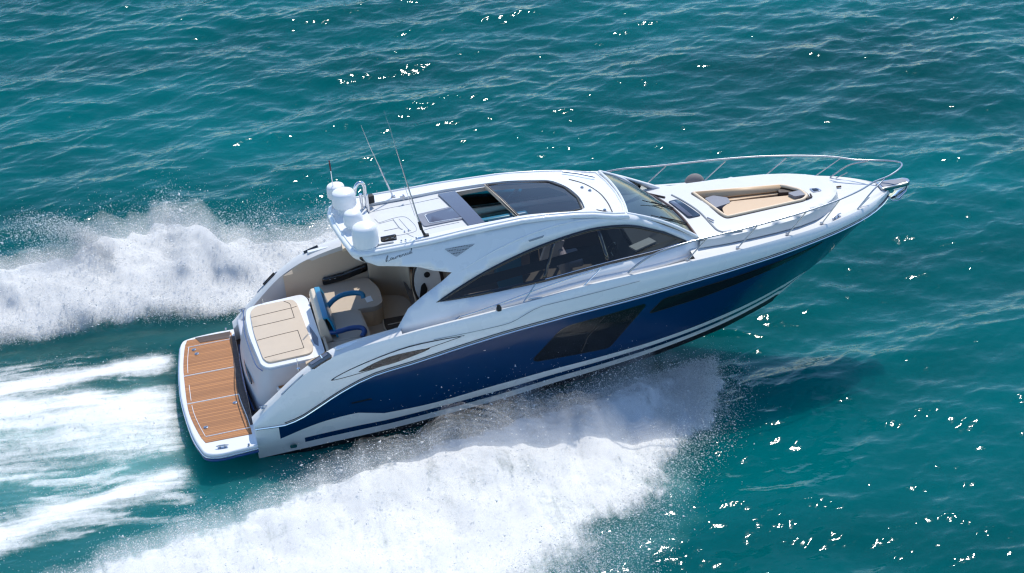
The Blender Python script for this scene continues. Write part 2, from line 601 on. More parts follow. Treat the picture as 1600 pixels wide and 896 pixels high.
# the water lies flat under the hull
bh = np.interp(X, [-.2, .4, 1.5, 8, 10.5, 12.5], [2.2, 2.3, 2.0, 1.6, .8, 0])
under = ss_(1.25, .85, np.abs(Yg)/np.maximum(bh, .01))*ss_(-.6, .4, X)*ss_(12.6, 11, X)
Zs_ = Zw*(1-under*.8)-.12*under
cov = np.maximum.reduce([cA, cB, cC])
hump = np.maximum.reduce([hA, hB, hC])
near = ((X > -8) & (X < 14) & (Yg > -12) & (Yg < 10))
wz = Zs_*(1-.6*cov)+hump*.35
aer = np.clip(np.maximum.reduce([
    .85*np.exp(-((Yg+.7)/1.9)**2)*(.35+1.3*fbm(X*.55+3, Yg*3.4, 130, 4, .6))*ss_(.6, -.4, X),
    .45*ss_(-.5, .3, sA)*ss_(1.5, .9, sA)*ss_(11, 9, X),
    .45*ss_(-.5, .3, sB)*ss_(1.4, .9, sB)*ss_(11, 9, X)])*(.45+1.1*(fbm(X*.35, Yg*1.1, 90, 4)-.25)), 0, 1)*near
def grid_mesh(name, V, nx, ny, keep=None, attrs=()):
    idx = np.arange(nx*ny).reshape(nx, ny)
    q = np.stack([idx[:-1, :-1], idx[1:, :-1], idx[1:, 1:], idx[:-1, 1:]], -1).reshape(-1, 4)
    if keep is not None:
        q = q[keep[q].any(1)]
        used = np.zeros(nx*ny, bool); used[q.ravel()] = True
        mp = np.cumsum(used)-1
        V = V[used]; q = mp[q]
        attrs = [(n_, a[used]) for n_, a in attrs]
    me = bpy.data.meshes.new(name)
    me.vertices.add(len(V)); me.vertices.foreach_set('co', V.astype(np.float32).ravel())
    me.loops.add(q.size); me.loops.foreach_set('vertex_index', q.astype(np.int32).ravel())
    me.polygons.add(len(q))
    me.polygons.foreach_set('loop_start', np.arange(0, q.size, 4, dtype=np.int32))
    me.polygons.foreach_set('loop_total', np.full(len(q), 4, np.int32))
    me.polygons.foreach_set('use_smooth', np.ones(len(q), bool))
    for n_, a in attrs:
        at = me.attributes.new(n_, 'FLOAT', 'POINT')
        at.data.foreach_set('value', a.astype(np.float32).ravel())
    me.update(); me.validate()
    o = bpy.data.objects.new(name, me)
    COL.objects.link(o)
    return o
V = np.stack([(X+DX*(1-under)).ravel(), (Yg+DY*(1-under)).ravel(), wz.ravel()], 1)
SEA = grid_mesh('sea', V, len(gx), len(gy), attrs=[('aer', aer.ravel()), ('cover', cov.ravel())])
SEA['kind'] = 'structure'

def N_(n, t, **kw):
    x = n.nodes.new(t)
    for k, v in kw.items():
        setattr(x, k, v)
    return x
def math_(n, op, a, b=None):
    x = N_(n, 'ShaderNodeMath', operation=op)
    for i, v in enumerate((a, b)):
        if v is None: continue
        if isinstance(v, (int, float)): x.inputs[i].default_value = v
        else: n.links.new(v, x.inputs[i])
    return x.outputs[0]
def noise_(n, vec, scale, detail=4, rough=.55, dist=0):
    t = N_(n, 'ShaderNodeTexNoise')
    t.inputs['Scale'].default_value = scale
    t.inputs['Detail'].default_value = detail
    t.inputs['Roughness'].default_value = rough
    t.inputs['Distortion'].default_value = dist
    n.links.new(vec, t.inputs['Vector'])
    return t.outputs['Fac']
def mapr_(n, v, a, b, c=0, d=1, smooth=False):
    x = N_(n, 'ShaderNodeMapRange')
    if smooth: x.interpolation_type = 'SMOOTHSTEP'
    x.inputs['From Min'].default_value = a; x.inputs['From Max'].default_value = b
    x.inputs['To Min'].default_value = c; x.inputs['To Max'].default_value = d
    n.links.new(v, x.inputs['Value'])
    return x.outputs[0]
def mapped_(n, src, scale, rz=0):
    mp = N_(n, 'ShaderNodeMapping')
    mp.inputs['Scale'].default_value = scale
    mp.inputs['Rotation'].default_value = (0, 0, rz)
    n.links.new(src, mp.inputs[0])
    return mp.outputs[0]
ms = bpy.data.materials.new('sea_water')
ms.use_nodes = True
n = ms.node_tree
p = n.nodes['Principled BSDF']
tc = N_(n, 'ShaderNodeTexCoord')
at = N_(n, 'ShaderNodeAttribute', attribute_name='aer')
big_ = noise_(n, mapped_(n, tc.outputs['Object'], (.06, .12, .1)), 1.0, 3)
c1 = N_(n, 'ShaderNodeMix', data_type='RGBA')
c1.inputs['A'].default_value = SEA_A = (.0001, .056, .058, 1)
c1.inputs['B'].default_value = (.0001, .120, .128, 1)
n.links.new(mapr_(n, big_, .35, .65), c1.inputs['Factor'])
c2 = N_(n, 'ShaderNodeMix', data_type='RGBA')
n.links.new(at.outputs['Fac'], c2.inputs['Factor'])
n.links.new(c1.outputs['Result'], c2.inputs['A'])
c2.inputs['B'].default_value = (.17, .42, .41, 1)
n.links.new(c2.outputs['Result'], p.inputs['Base Color'])
p.inputs['IOR'].default_value = 1.333
p.inputs['Specular IOR Level'].default_value = .16
p.inputs['Roughness'].default_value = .05
# fine ripples
r1 = noise_(n, mapped_(n, tc.outputs['Object'], (7, 11, 9), .2), 1.0, 2, .5)
r2 = noise_(n, mapped_(n, tc.outputs['Object'], (16, 26, 20), -.25), 1.0, 3, .5)
hgt = math_(n, 'ADD', r1, math_(n, 'MULTIPLY', r2, .06))
bp_ = N_(n, 'ShaderNodeBump')
bp_.inputs['Strength'].default_value = .35
bp_.inputs['Distance'].default_value = .017
n.links.new(hgt, bp_.inputs['Height'])
n.links.new(bp_.outputs[0], p.inputs['Normal'])
ms.node_tree.nodes['Principled BSDF'].subsurface_method = 'BURLEY'
p.inputs['Subsurface Weight'].default_value = .8
p.inputs['Subsurface Radius'].default_value = (.3, 3.4, 3.2)
p.inputs['Subsurface Scale'].default_value = 1.0
SEA.data.materials.append(ms)

# ---- foam and spray
def foam_mat(name, streak, rz, lo, hi, top0=1.0, edge=.10):
    m = bpy.data.materials.new(name)
    m.use_nodes = True
    n = m.node_tree
    n.nodes.clear()
    out = N_(n, 'ShaderNodeOutputMaterial')
    tc = N_(n, 'ShaderNodeTexCoord')
    at = N_(n, 'ShaderNodeAttribute', attribute_name='cover')
    ly = N_(n, 'ShaderNodeAttribute', attribute_name='layer')
    v = mapped_(n, tc.outputs['Object'], streak, rz)
    f1 = noise_(n, v, 1.0, 8, .62, .6)
    f2 = noise_(n, mapped_(n, tc.outputs['Object'], (.55, .75, .6), rz), 1.0, 5, .55, .4)
    f3 = noise_(n, tc.outputs['Object'], 26, 2, .5)
    mixn = math_(n, 'ADD', math_(n, 'ADD', math_(n, 'MULTIPLY', f1, .42), math_(n, 'MULTIPLY', f2, .34)), math_(n, 'ADD', math_(n, 'MULTIPLY', f3, .08), math_(n, 'MULTIPLY', noise_(n, tc.outputs['Object'], 6.5, 5, .6, .5), .22)))
    th = math_(n, 'ADD', at.outputs['Fac'], math_(n, 'MULTIPLY', math_(n, 'SUBTRACT', mixn, .5), 3.0))
    th = math_(n, 'SUBTRACT', th, math_(n, 'MULTIPLY', ly.outputs['Fac'], .22))
    al = mapr_(n, th, lo, hi, 0, 1, True)
    al = math_(n, 'MULTIPLY', al, mapr_(n, at.outputs['Fac'], .0, .22))
    mist = mapr_(n, at.outputs['Fac'], .35, 1.0, edge, .06)
    top_ = N_(n, 'ShaderNodeMix', data_type='FLOAT')
    n.links.new(mapr_(n, ly.outputs['Fac'], .02, .15), top_.inputs['Factor'])
    top_.inputs['A'].default_value = top0
    n.links.new(mist, top_.inputs['B'])
    al = math_(n, 'MULTIPLY', al, top_.outputs['Result'])
    df = N_(n, 'ShaderNodeBsdfDiffuse')
    df.inputs[0].default_value = (.95, .955, .95, 1)
    tl = N_(n, 'ShaderNodeBsdfTranslucent')
    tl.inputs[0].default_value = (.94, .95, .95, 1)
    geo = N_(n, 'ShaderNodeNewGeometry')
    vm = N_(n, 'ShaderNodeVectorMath', operation='SCALE'); vm.inputs['Scale'].default_value = .5
    n.links.new(geo.outputs['Normal'], vm.inputs[0])
    va = N_(n, 'ShaderNodeVectorMath', operation='ADD'); va.inputs[1].default_value = (.1, .18, .62)
    n.links.new(vm.outputs[0], va.inputs[0])
    vn = N_(n, 'ShaderNodeVectorMath', operation='NORMALIZE')
    n.links.new(va.outputs[0], vn.inputs[0])
    n.links.new(vn.outputs[0], df.inputs['Normal'])
    mx = N_(n, 'ShaderNodeMixShader'); mx.inputs[0].default_value = .2
    n.links.new(df.outputs[0], mx.inputs[1]); n.links.new(tl.outputs[0], mx.inputs[2])
    tr = N_(n, 'ShaderNodeBsdfTransparent')
    m2 = N_(n, 'ShaderNodeMixShader')
    n.links.new(al, m2.inputs[0]); n.links.new(tr.outputs[0], m2.inputs[1]); n.links.new(mx.outputs[0], m2.inputs[2])
    n.links.new(m2.outputs[0], out.inputs[0])
    return m
fx = np.arange(-7.5, 11.6, .05); fy = np.arange(-10.0, 8.2, .05)
FX, FY = np.meshgrid(fx, fy, indexing='ij')
fz, fdx, fdy = waves(FX, FY, np.full_like(FX, .065))
A_, hA_, B_, hB_, C_, hC_, sA_, sB_, sC_ = wake(FX, FY)
l1 = fbm(FX*1.0+.4*FY, FY*.8, 70, 4, .5); l2 = fbm(FX*.5+.3*FY, FY*.9, 80, 3); l3 = fbm(FX*2.2, FY*2.2, 75, 5, .55)
cov_all = np.maximum.reduce([A_, B_, C_]); hump_ = np.maximum.reduce([hA_, hB_, hC_])
sea_z = fz*(1-.6*cov_all)+hump_*.35
def foam_layers(name, cov_, h_, layers, mt, lump, label):
    objs = []
    verts = []; covs = []; lys = []
    # shells are stacked inside one grid mesh: build each, then join the arrays
    parts = []
    for k, (sc_, off) in enumerate(layers):
        lum = (.42+1.15*l1*(.5+1.0*l2))
        z = sea_z+np.maximum(h_*sc_*lum-.35*hump_, 0)+off+lump*(l3-.5)*np.clip(h_*2.2, .12, 1)*(.3+sc_)+.02
        parts.append(np.stack([(FX+fdx).ravel(), (FY+fdy).ravel(), z.ravel()], 1))
    keep = (cov_ > .02).ravel()
    nx, ny = FX.shape
    idx = np.arange(nx*ny).reshape(nx, ny)
    q = np.stack([idx[:-1, :-1], idx[1:, :-1], idx[1:, 1:], idx[:-1, 1:]], -1).reshape(-1, 4)
    q = q[keep[q].any(1)]
    used = np.zeros(nx*ny, bool); used[q.ravel()] = True
    mp = np.cumsum(used)-1
    q = mp[q]; nu = used.sum()
    V = np.concatenate([P[used] for P in parts])
    Q = np.concatenate([q+nu*k for k in range(len(parts))])
    cv = np.concatenate([cov_.ravel()[used]]*len(parts))
    lv = np.concatenate([np.full(nu, k/max(1, len(parts)-1)) for k in range(len(parts))])
    me = bpy.data.meshes.new(name)
    me.vertices.add(len(V)); me.vertices.foreach_set('co', V.astype(np.float32).ravel())
    me.loops.add(Q.size); me.loops.foreach_set('vertex_index', Q.astype(np.int32).ravel())
    me.polygons.add(len(Q))
    me.polygons.foreach_set('loop_start', np.arange(0, Q.size, 4, dtype=np.int32))
    me.polygons.foreach_set('loop_total', np.full(len(Q), 4, np.int32))
    me.polygons.foreach_set('use_smooth', np.ones(len(Q), bool))
    for n_, a in (('cover', cv), ('layer', lv)):
        t = me.attributes.new(n_, 'FLOAT', 'POINT'); t.data.foreach_set('value', a.astype(np.float32))
    me.update(); me.validate()
    me.materials.append(mt)
    o = bpy.data.objects.new(name, me)
    COL.objects.link(o)
    o['kind'] = 'stuff'; o['label'] = label; o['category'] = 'foam'
    return o
SH = [(.70, .01)]+[(.78+.85*k/6, .02+.09*k/6) for k in range(7)]
foam_layers('bow_wave_foam', A_, hA_, SH, foam_mat('foam_a', (4.2, .8, .8), .25, .36, 1.12), .13, 'white foam of the bow wave spreading from the starboard side of the yacht')
foam_layers('bow_wave_foam', B_, hB_, [(.86, .01)]+[(.9+.34*k/6, .02+.10*k/6) for k in range(7)], foam_mat('foam_b', (1.1, 1.6, 1.0), .1, .05, .84, 1.0, .10), .13, 'white foam thrown out on the far port side of the yacht')
foam_layers('stern_wake_foam', C_, hC_, [(.5, .012), (1.0, .022), (1.3, .036)], foam_mat('foam_c', (.5, 5.5, 1.5), -.02, .05, 1.2), .22, 'streaked white foam trailing behind the swim platform')

def spray(name, P, size, label):
    """airborne drops, each a small four-sided grain of water"""
    n_ = len(P)
    r_ = np.random.default_rng(3)
    base = np.array([[1, 0, -.4], [-.5, .87, -.4], [-.5, -.87, -.4], [0, 0, .8]], float)
    # random rotations by random orthonormal frames
    a = r_.normal(size=(n_, 3)); a /= np.linalg.norm(a, axis=1, keepdims=True)
    b = r_.normal(size=(n_, 3)); b -= a*(a*b).sum(1, keepdims=True); b /= np.linalg.norm(b, axis=1, keepdims=True)
    c = np.array([[0, 0, 1.0]])+r_.normal(0, .38, size=(n_, 3)); c /= np.linalg.norm(c, axis=1, keepdims=True)
    a -= c*(a*c).sum(1, keepdims=True); a /= np.linalg.norm(a, axis=1, keepdims=True)
    b = np.cross(c, a)
    c = c*.15
    V = P[:, None, :]+size[:, None, None]*(base[None, :, 0:1]*a[:, None]+base[None, :, 1:2]*b[:, None]+base[None, :, 2:3]*c[:, None])
    F = np.array([[0, 1, 2], [0, 3, 1], [0, 2, 3], [1, 3, 2]])
    Q = (np.arange(n_)[:, None, None]*4+F[None]).reshape(-1, 3)
    me = bpy.data.meshes.new(name)
    me.vertices.add(n_*4); me.vertices.foreach_set('co', V.astype(np.float32).ravel())
    me.loops.add(Q.size); me.loops.foreach_set('vertex_index', Q.astype(np.int32).ravel())
    me.polygons.add(len(Q))
    me.polygons.foreach_set('loop_start', np.arange(0, Q.size, 3, dtype=np.int32))
    me.polygons.foreach_set('loop_total', np.full(len(Q), 3, np.int32))
    me.update()
    me.materials.append(M_SPRAY)
    o = bpy.data.objects.new(name, me)
    COL.objects.link(o)
    o['kind'] = 'stuff'; o['label'] = label; o['category'] = 'spray'
    return o
M_SPRAY = bpy.data.materials.new('spray_drops')
M_SPRAY.use_nodes = True
n = M_SPRAY.node_tree
n.nodes.clear()
out = N_(n, 'ShaderNodeOutputMaterial')
df = N_(n, 'ShaderNodeBsdfDiffuse'); df.inputs[0].default_value = (.96, .965, .96, 1)
tl = N_(n, 'ShaderNodeBsdfTranslucent'); tl.inputs[0].default_value = (.92, .94, .95, 1)
mx = N_(n, 'ShaderNodeMixShader'); mx.inputs[0].default_value = .45
n.links.new(df.outputs[0], mx.inputs[1]); n.links.new(tl.outputs[0], mx.inputs[2]); n.links.new(mx.outputs[0], out.inputs[0])

def drops(cov_, h_, s_, num, seed, edge=1.0, lift=.22):
    """scatter drops over a foam field: many in the body, more along its ragged edges"""
    r_ = np.random.default_rng(seed)
    body = cov_*(.25+2.4*edge*np.clip(1-np.abs(cov_-.4)*2.2, 0, 1))*(.25+1.5*fbm(FX*1.7, FY*1.7, seed, 4)**2)
    pr = body.ravel()/body.sum()
    i = r_.choice(pr.size, num, p=pr)
    x = FX.ravel()[i]+r_.normal(0, .10, num); y = FY.ravel()[i]+r_.normal(0, .10, num)
    lum = (.42+1.15*l1*(.5+1.0*l2)).ravel()[i]
    z = h_.ravel()[i]*lum*r_.uniform(.7, 1.3, num)+np.abs(r_.exponential(lift, num))*(.25+h_.ravel()[i])+.02
    return np.stack([x, y, z], 1)
PA = drops(A_, hA_, sA_, 130000, 21, 3.0)
PB = drops(B_, hB_, sB_, 150000, 22, 3.0, .20)
PC = drops(C_, hC_, sC_, 22000, 23, .6, .06)
rr = np.random.default_rng(31)
# the sheet that leaves the chine near the bow, falling outwards
nS = 90000
xs_ = 10.75-rr.gamma(1.5, 1.3, nS); xs_ = np.where(xs_ < 4, rr.uniform(4, 10.6, nS), xs_)
t_ = rr.beta(1.1, 1.6, nS)
y0 = np.interp(xs_, [4, 6.4, 9.3, 10.7], [-2.0, -1.9, -1.45, -1.0])
z0 = np.interp(xs_, [4, 7, 9, 10.7], [.12, .22, .34, .36])
reach = np.interp(xs_, [4, 9, 10.7], [1.0, 1.7, 1.5])*(.7+.6*vnoise(xs_*2.2, xs_*0, 9))
PS = np.stack([xs_-t_*.55+rr.normal(0, .05, nS), y0-t_*reach+rr.normal(0, .05, nS), z0*(1-.55*t_**1.6)+.25*t_*(1-t_)+rr.normal(0, .05, nS)+.02], 1)
# outer scatter of fine drops ahead of and below the white mass
nO = 26000
xo = rr.uniform(6.3, 11.0, nO)
yo_ = np.interp(xo, [6.3, 7.6, 8.3, 9.3, 10.1, 11], [-7.4, -6.2, -5.0, -3.6, -2.6, -1.4])
PO = np.stack([xo+rr.normal(0, .25, nO), yo_+rr.normal(.1, .55, nO), np.abs(rr.normal(0, .22, nO))+.03], 1)
PA = np.concatenate([PA, PS, PO])
# the plume curling up on the port side
nP = 24000
u = rr.beta(1.0, 1.6, nP)
side_ = np.abs(rr.normal(0, 1, nP))                       # drops trail off to one side of the jet
xp = np.interp(u, [0, .35, .7, 1], [-.7, -1.15, -1.75, -2.7])-side_*(.08+.36*u)
yp = np.interp(u, [0, .4, 1], [5.2, 5.5, 5.8])+rr.normal(0, .2, nP)
zp_ = np.interp(u, [0, .35, .7, 1], [.8, 1.25, 1.6, 1.75])+rr.normal(0, .05, nP)*(.5+u)-side_*(.05+.16*u)
nQ = 24000
xq = rr.uniform(-1.2, 5.0, nQ)
PB = np.concatenate([PB, np.stack([xp, yp, zp_], 1), np.stack([xq+rr.normal(0, .1, nQ), np.interp(xq, [-1.2, 0, 2, 5], [5.4, 5.6, 5.4, 4.8])+rr.normal(0, .45, nQ), np.interp(xq, [-1.2, 0, 2, 5], [.8, 1.0, .95, .8])*(.4+.9*vnoise(xq*1.6, xq*0+2.2, 12))+np.abs(rr.exponential(.22, nQ))-.1], 1)])
sz = lambda k, a: (a*np.random.default_rng(k).lognormal(0, .55, 800000))
spray('bow_spray', PA, sz(1, .0060)[:len(PA)], 'mist of white spray drops above the bow wave on the starboard side')
spray('bow_spray', PB, sz(2, .0068)[:len(PB)], 'tall mist of white spray drops rising on the far port side')
spray('stern_spray', PC, sz(4, .0055)[:len(PC)], 'light spray drops over the wake behind the swim platform')


# ------------------------------------------------------------------ the yacht
def empty(name, parent=None):
    o = bpy.data.objects.new(name, None)
    COL.objects.link(o)
    o.empty_display_size = .5
    if parent:
        o.parent = parent
    return o
Mb = Matrix.Rotation(-TAU, 3, 'Y') @ Matrix.Rotation(HEEL, 3, 'X')
piv = Vector((1.6, 0, 0))
Y = empty('motor_yacht')
Y.matrix_world = Matrix.Translation(piv - Mb @ piv) @ Mb.to_4x4()
Y['label'] = 'white and navy motor yacht with hardtop and teak swim platform speeding over the sea'
Y['category'] = 'yacht'

B = pch([1.4, 3, 5, 7, 8, 9, 10, 11.2, 12.2, 13.07, 13.9, 14.35, 14.65, 14.8],
        [1.95, 2.12, 2.22, 2.13, 2.02, 1.88, 1.72, 1.53, 1.35, 1.12, .78, .48, .2, .02])
Zs = pch([1.45, 1.91, 2.57, 3.2, 4.05, 5, 6.2, 8, 9.15, 10, 11, 12, 13, 14, 14.8],
         [.79, 1.19, 1.72, 2.02, 2.17, 2.28, 2.34, 2.42, 2.37, 2.33, 2.29, 2.27, 2.25, 2.24, 2.2])
Zst = pch([10, 11.21, 11.9, 12.39, 12.88, 13.43, 13.84, 14.25, 14.7, 14.8], [-.62, -.37, -.09, .16, .51, .87, 1.21, 1.55, 1.95, 2.06])
Z1 = pch([1.45, 1.93, 2.29, 2.54, 3.16, 3.77, 4.55, 5.43, 6.43, 7.69, 9.09, 10.32, 11.5, 12.9, 13.92, 14.38, 14.74, 14.8],
         [.70, .70, .79, .92, 1.26, 1.50, 1.63, 1.77, 1.87, 1.92, 1.91, 1.92, 1.95, 2.01, 2.03, 2.03, 2.05, 2.08])
Z2 = pch([1.45, 1.76, 2.89, 3.41, 3.88, 4.49, 6.12, 7.66, 8.99, 10.42, 11.65, 13.0], [.22, .31, .59, .63, .52, .53, .65, .70, .69, .66, .62, .60])
b2 = pch([1.4, 5, 7.5, 9, 10, 11, 12, 12.6, 13], [1.93, 2.05, 1.9, 1.68, 1.42, 1.05, .58, .24, .0])
Z5 = pch([1.45, 2.85, 3.84, 5.09, 6.36, 7.66, 9.02, 10.49, 11.77, 12.45], [-.13, -.06, -.01, .09, .16, .23, .24, .23, .22, .2])
b5 = pch([1.4, 5, 7.5, 9, 10, 11, 12, 12.4], [1.74, 1.82, 1.64, 1.38, 1.1, .74, .25, .0])
def hull_bottom_of_blue(x):
    return (b2(x), max(Z2(x), Zst(x))) if x < 13 else (0.0, Zst(x))
def hullY(x, z):
    y1 = B(x)+.03*min(1, max(0, (14.7-x)/1.5)); z1 = max(Z1(x), Zst(x))
    y2, z2 = hull_bottom_of_blue(x)
    if z >= z1:
        t = (z-z1)/max(1e-3, Zs(x)-z1)
        return y1+(B(x)-y1)*min(1, t)
    t = min(1, max(0, (z1-z)/max(1e-3, z1-z2)))
    k = 1.35 if x < 11 else 1.35-.3*min(1, (x-11)/2)
    return y1+(y2-y1)*t**k

st = list(np.linspace(1.45, 3.4, 14))+list(np.linspace(3.4, 12, 36))[1:]+list(np.linspace(12, 14.8, 34))[1:]
def section(x):
    z1 = max(Z1(x), Zst(x)); zs_ = Zs(x)
    y2, z2 = hull_bottom_of_blue(x)
    rows = []
    for t in (0, .12, .5, 1):
        z = zs_+(z1-zs_)*t
        y = hullY(x, z)+(.035*math.sin(math.pi*t) if x < 14.3 else 0)
        if t == 0: y = B(x)-.03*min(1, B(x)/.3)
        if t == .12: y = B(x)
        rows.append((max(0, y), z))
    for t in np.linspace(0, 1, 9)[1:]:
        z = z1+(z2-z1)*t
        rows.append((max(0, hullY(x, z)), z))
    if x < 12.4:
        y5, z5 = b5(x), max(Z5(x), Zst(x))
    else:
        y5, z5 = 0.0, Zst(x)
    z5 = min(z5, z2)
    y5 = min(y5, y2)
    D = min(z2-z5, .46)
    for off in (.66*D, .38*D, 0):
        if z2-z5 > 1e-3:
            t = min(1, max(0, (z2-z5-off)/(z2-z5)))
        else:
            t = 1
        rows.append((y2+(y5-y2)*t, z2+(z5-z2)*t))
    kz = Zst(x) if x > 10 else (-.62-.12*max(0, min(1, (10-x)/6)))
    kz = min(kz, rows[-1][1])
    rows.append((max(0, rows[-1][0]-.03), max(kz, rows[-1][1]-.12)))
    rows.append((rows[-1][0]*.5, rows[-1][1]*.5+kz*.5))
    rows.append((0.0, kz))
    return rows
hull = MB()
for sg in (-1, 1):
    secs = [section(x) for x in st]
    nr = len(secs[0])
    for i in range(len(st)-1):
        xm = (st[i]+st[i+1])/2
        for k in range(nr-1):
            a = (st[i], sg*secs[i][k][0], secs[i][k][1]); b = (st[i], sg*secs[i][k+1][0], secs[i][k+1][1])
            c = (st[i+1], sg*secs[i+1][k+1][0], secs[i+1][k+1][1]); d = (st[i+1], sg*secs[i+1][k][0], secs[i+1][k][1])
            if k < 3: mi = 0
            elif k < 11: mi = 1 if xm > 1.95-.0 else 0
            elif k == 11: mi = 0
            elif k == 12: mi = 1 if xm > 2.3 else 0
            elif k == 13: mi = 0
            else: mi = 2
            hull.add([a, b, c, d], [(0, 1, 2, 3)], mi)
# transom
sec = section(st[0])
pl = [(1.45, -y, z) for y, z in sec]+[(1.45, y, z) for y, z in sec[::-1][1:]]
hull.add(pl, [tuple(range(len(pl)))], 0)
HULL = hull.build('hull', [M['white'], M['navy'], M['bottom']], Y, smooth=40)

# rub rails along the white / navy line
for sg in (-1, 1):
    xs = np.concatenate([np.linspace(1.47, 3.5, 12), np.linspace(3.8, 14.72, 50)])
    MB().tube([(x, sg*(hullY(x, Z1(x))+.012), Z1(x)-.005) for x in xs], .022, 8).build('rub_rail', M['chrome'], HULL)
    MB().tube([(x, sg*(hullY(x, Z1(x)+.05)+.014), Z1(x)+.045) for x in xs[3:]], .008, 6).build('pinstripe', M['bottom'], HULL)
def on_hull(P, sg, off=.006, h=.12):
    V, T = cdt(P, [], h)
    return [(x, sg*(hullY(x, z)+off), z) for x, z in V], T
def hull_patch(name, P, sg, m_, off=.006, parent=None, h=.12):
    V, T = on_hull(P, sg, off, h)
    b = MB().add(V, T)
    n = len(P)                                        # an edge back to the hull, so that the patch has thickness
    rim = [(x, sg*(hullY(x, z)+off), z) for x, z in P]+[(x, sg*(hullY(x, z)-.02), z) for x, z in P]
    b.add(rim, [(i, (i+1) % n, n+(i+1) % n, n+i) for i in range(n)])
    return b.build(name, m_, parent or HULL)
big = fillet([(6.83, 1.07), (7.42, 1.66), (9.08, 1.69), (8.33, .90), (6.9, 1.03)], [.05, .2, .04, .08, .05])
strip = fillet([(9.19, 1.46), (9.47, 1.70), (10.99, 1.72), (12.2, 1.765), (12.95, 1.83), (12.6, 1.73), (11.68, 1.585), (10.31, 1.46)], [.03, .1, .3, .3, .02, .2, .3, .3])
for sg in (-1, 1):
    wdw = empty('hull_window', HULL)
    hull_patch('frame', inset(big, -.035), sg, M['black'], .004, wdw)
    hull_patch('pane', big, sg, M['g_hull'], .009, wdw)
    hull_patch('pane_seam', [(8.24, 1.68), (8.26, 1.68), (7.92, 1.30), (7.79, .98), (7.77, .98), (7.90, 1.30)], sg, M['brown'], .011, wdw, h=.06)
    wdw = empty('bow_window', HULL)
    hull_patch('frame', inset(strip, -.02), sg, M['rubber'], .004, wdw)
    hull_patch('pane', strip, sg, M['g_hull'], .008, wdw)
    # swoosh ornament with its air intake
    sw = cat([(2.98, 1.54), (3.52, 1.775), (4.5, 2.005), (5.5, 2.02), (5.2, 1.955), (4.6, 1.85), (3.74, 1.64)], 5, True)
    hull_patch('swoosh_outline', sw, sg, M['bottom'], .036, None, .2)
    hull_patch('swoosh_panel', inset(sw, .016), sg, M['white'], .040, None, .2)
    intake = cat([(3.50, 1.645), (4.1, 1.86), (4.86, 1.895), (4.3, 1.74), (3.9, 1.68)], 5, True)
    hull_patch('air_intake', intake, sg, M['black'], .044, None, .2)
    hull_patch('emblem', [(3.3, .90), (3.69, .93), (3.67, .965), (3.3, .935)], sg, M['bottom'], .006)
    hull_patch('drain', fillet([(2.05, .10), (2.18, .10), (2.18, .18), (2.05, .18)], .04), sg, M['steel_dark'], .01)
    xs = np.linspace(4.95, 9.0, 26)
    zz = pch([4.95, 6.3, 7.1, 9.0], [2.05, 2.06, 2.27, 2.26])
    MB().tube([(x, sg*(hullY(x, zz(x))+.036), zz(x)) for x in xs], .006, 5).build('moulded_seam', M['pin'], HULL)

# ---- deck: quarter caps, side decks, foredeck
Wc = pch([3, 5, 7, 8.5, 9.5, 10.4, 11], [1.9, 1.88, 1.76, 1.6, 1.42, 1.2, 1.15])
dk = MB()
for sg in (-1, 1):
    xs = list(np.linspace(1.45, 4.4, 26))
    rows = []
    for k in range(5):
        t = k/4
        rows.append([(x, sg*(B(x)-.03-(.25+.09*min(1, max(0, (x-2.6)/.6)))*t), Zs(x)+.03*math.sin(math.pi*t)-.02*t) for x in xs])
    dk.loft(rows)
    # inner wall of the quarter
    lo = [(x, sg*(B(x)-.28-.09*min(1, max(0, (x-2.6)/.6))), .45 if x < 1.8 else .62) for x in xs]
    dk.loft([rows[-1], lo])
    xs = list(np.linspace(4.4, 10.2, 34))
    rows = []
    for t, dz in ((0, 0), (.1, .005), (.22, -.02), (.4, -.13), (.75, -.17), (1.0, -.15)):
        rows.append([(x, sg*(B(x)-.03+(Wc(x)-.06-B(x)+.03)*t), Zs(x)+dz) for x in xs])
    dk.loft(rows)
xs = list(np.linspace(10.2, 14.78, 40))
rows = []
for k in range(21):
    t = -1+2*k/20
    ww = lambda x: (B(x)-.03*min(1, B(x)/.3))
    rows.append([(x, t*ww(x), Zs(x)+.05*(1-t*t)*min(1, B(x))-(.02 if .75 < abs(t) < .93 else 0)) for x in xs])
dk.loft(rows)
DECK = dk.build('deck', M['deck'], Y, smooth=40)

# trunk (raised foredeck) with the lounge well
Zt = lambda x, y: Zs(x)+.17+.1*(1-(y/1.3)**2)
Wt = pch([9.6, 10.7, 11.8, 12.6, 13.3, 13.55, 13.64], [1.22, 1.21, 1.12, .98, .6, .3, .0])
xs = [10.42, 10.7, 11, 11.5, 12, 12.5, 12.9, 13.15, 13.35, 13.48, 13.56, 13.62]
outl = [(x, -Wt(x)) for x in xs]+[(x, Wt(x)) for x in xs[::-1]]+[(9.92, 1.22), (10.1, .6), (10.27, 0), (10.36, -.5)]
lounge = fillet([(10.80, .60), (11.07, -.52), (11.14, -.66), (12.80, -.50), (12.95, -.36), (12.90, -.06), (12.62, .27)], [.10, .1, .1, .1, .1, .1, .12])
V, T = cdt(outl, [lounge], .14)
tk = MB().add([(x, y, Zt(x, y)-(.03 if Wt(x)-abs(y) < .02 and x > 10.45 else 0)) for x, y in V], T)
top = outl[:2*len(xs)]
o2 = inset(outl, -.035)[:2*len(xs)]
tk.loft([[(x, y, Zt(x, y)-.03) for x, y in top], [(x, y, Zs(x)+.02) for x, y in o2]])
TRUNK = tk.build('foredeck_trunk', M['deck'], Y, smooth=35)
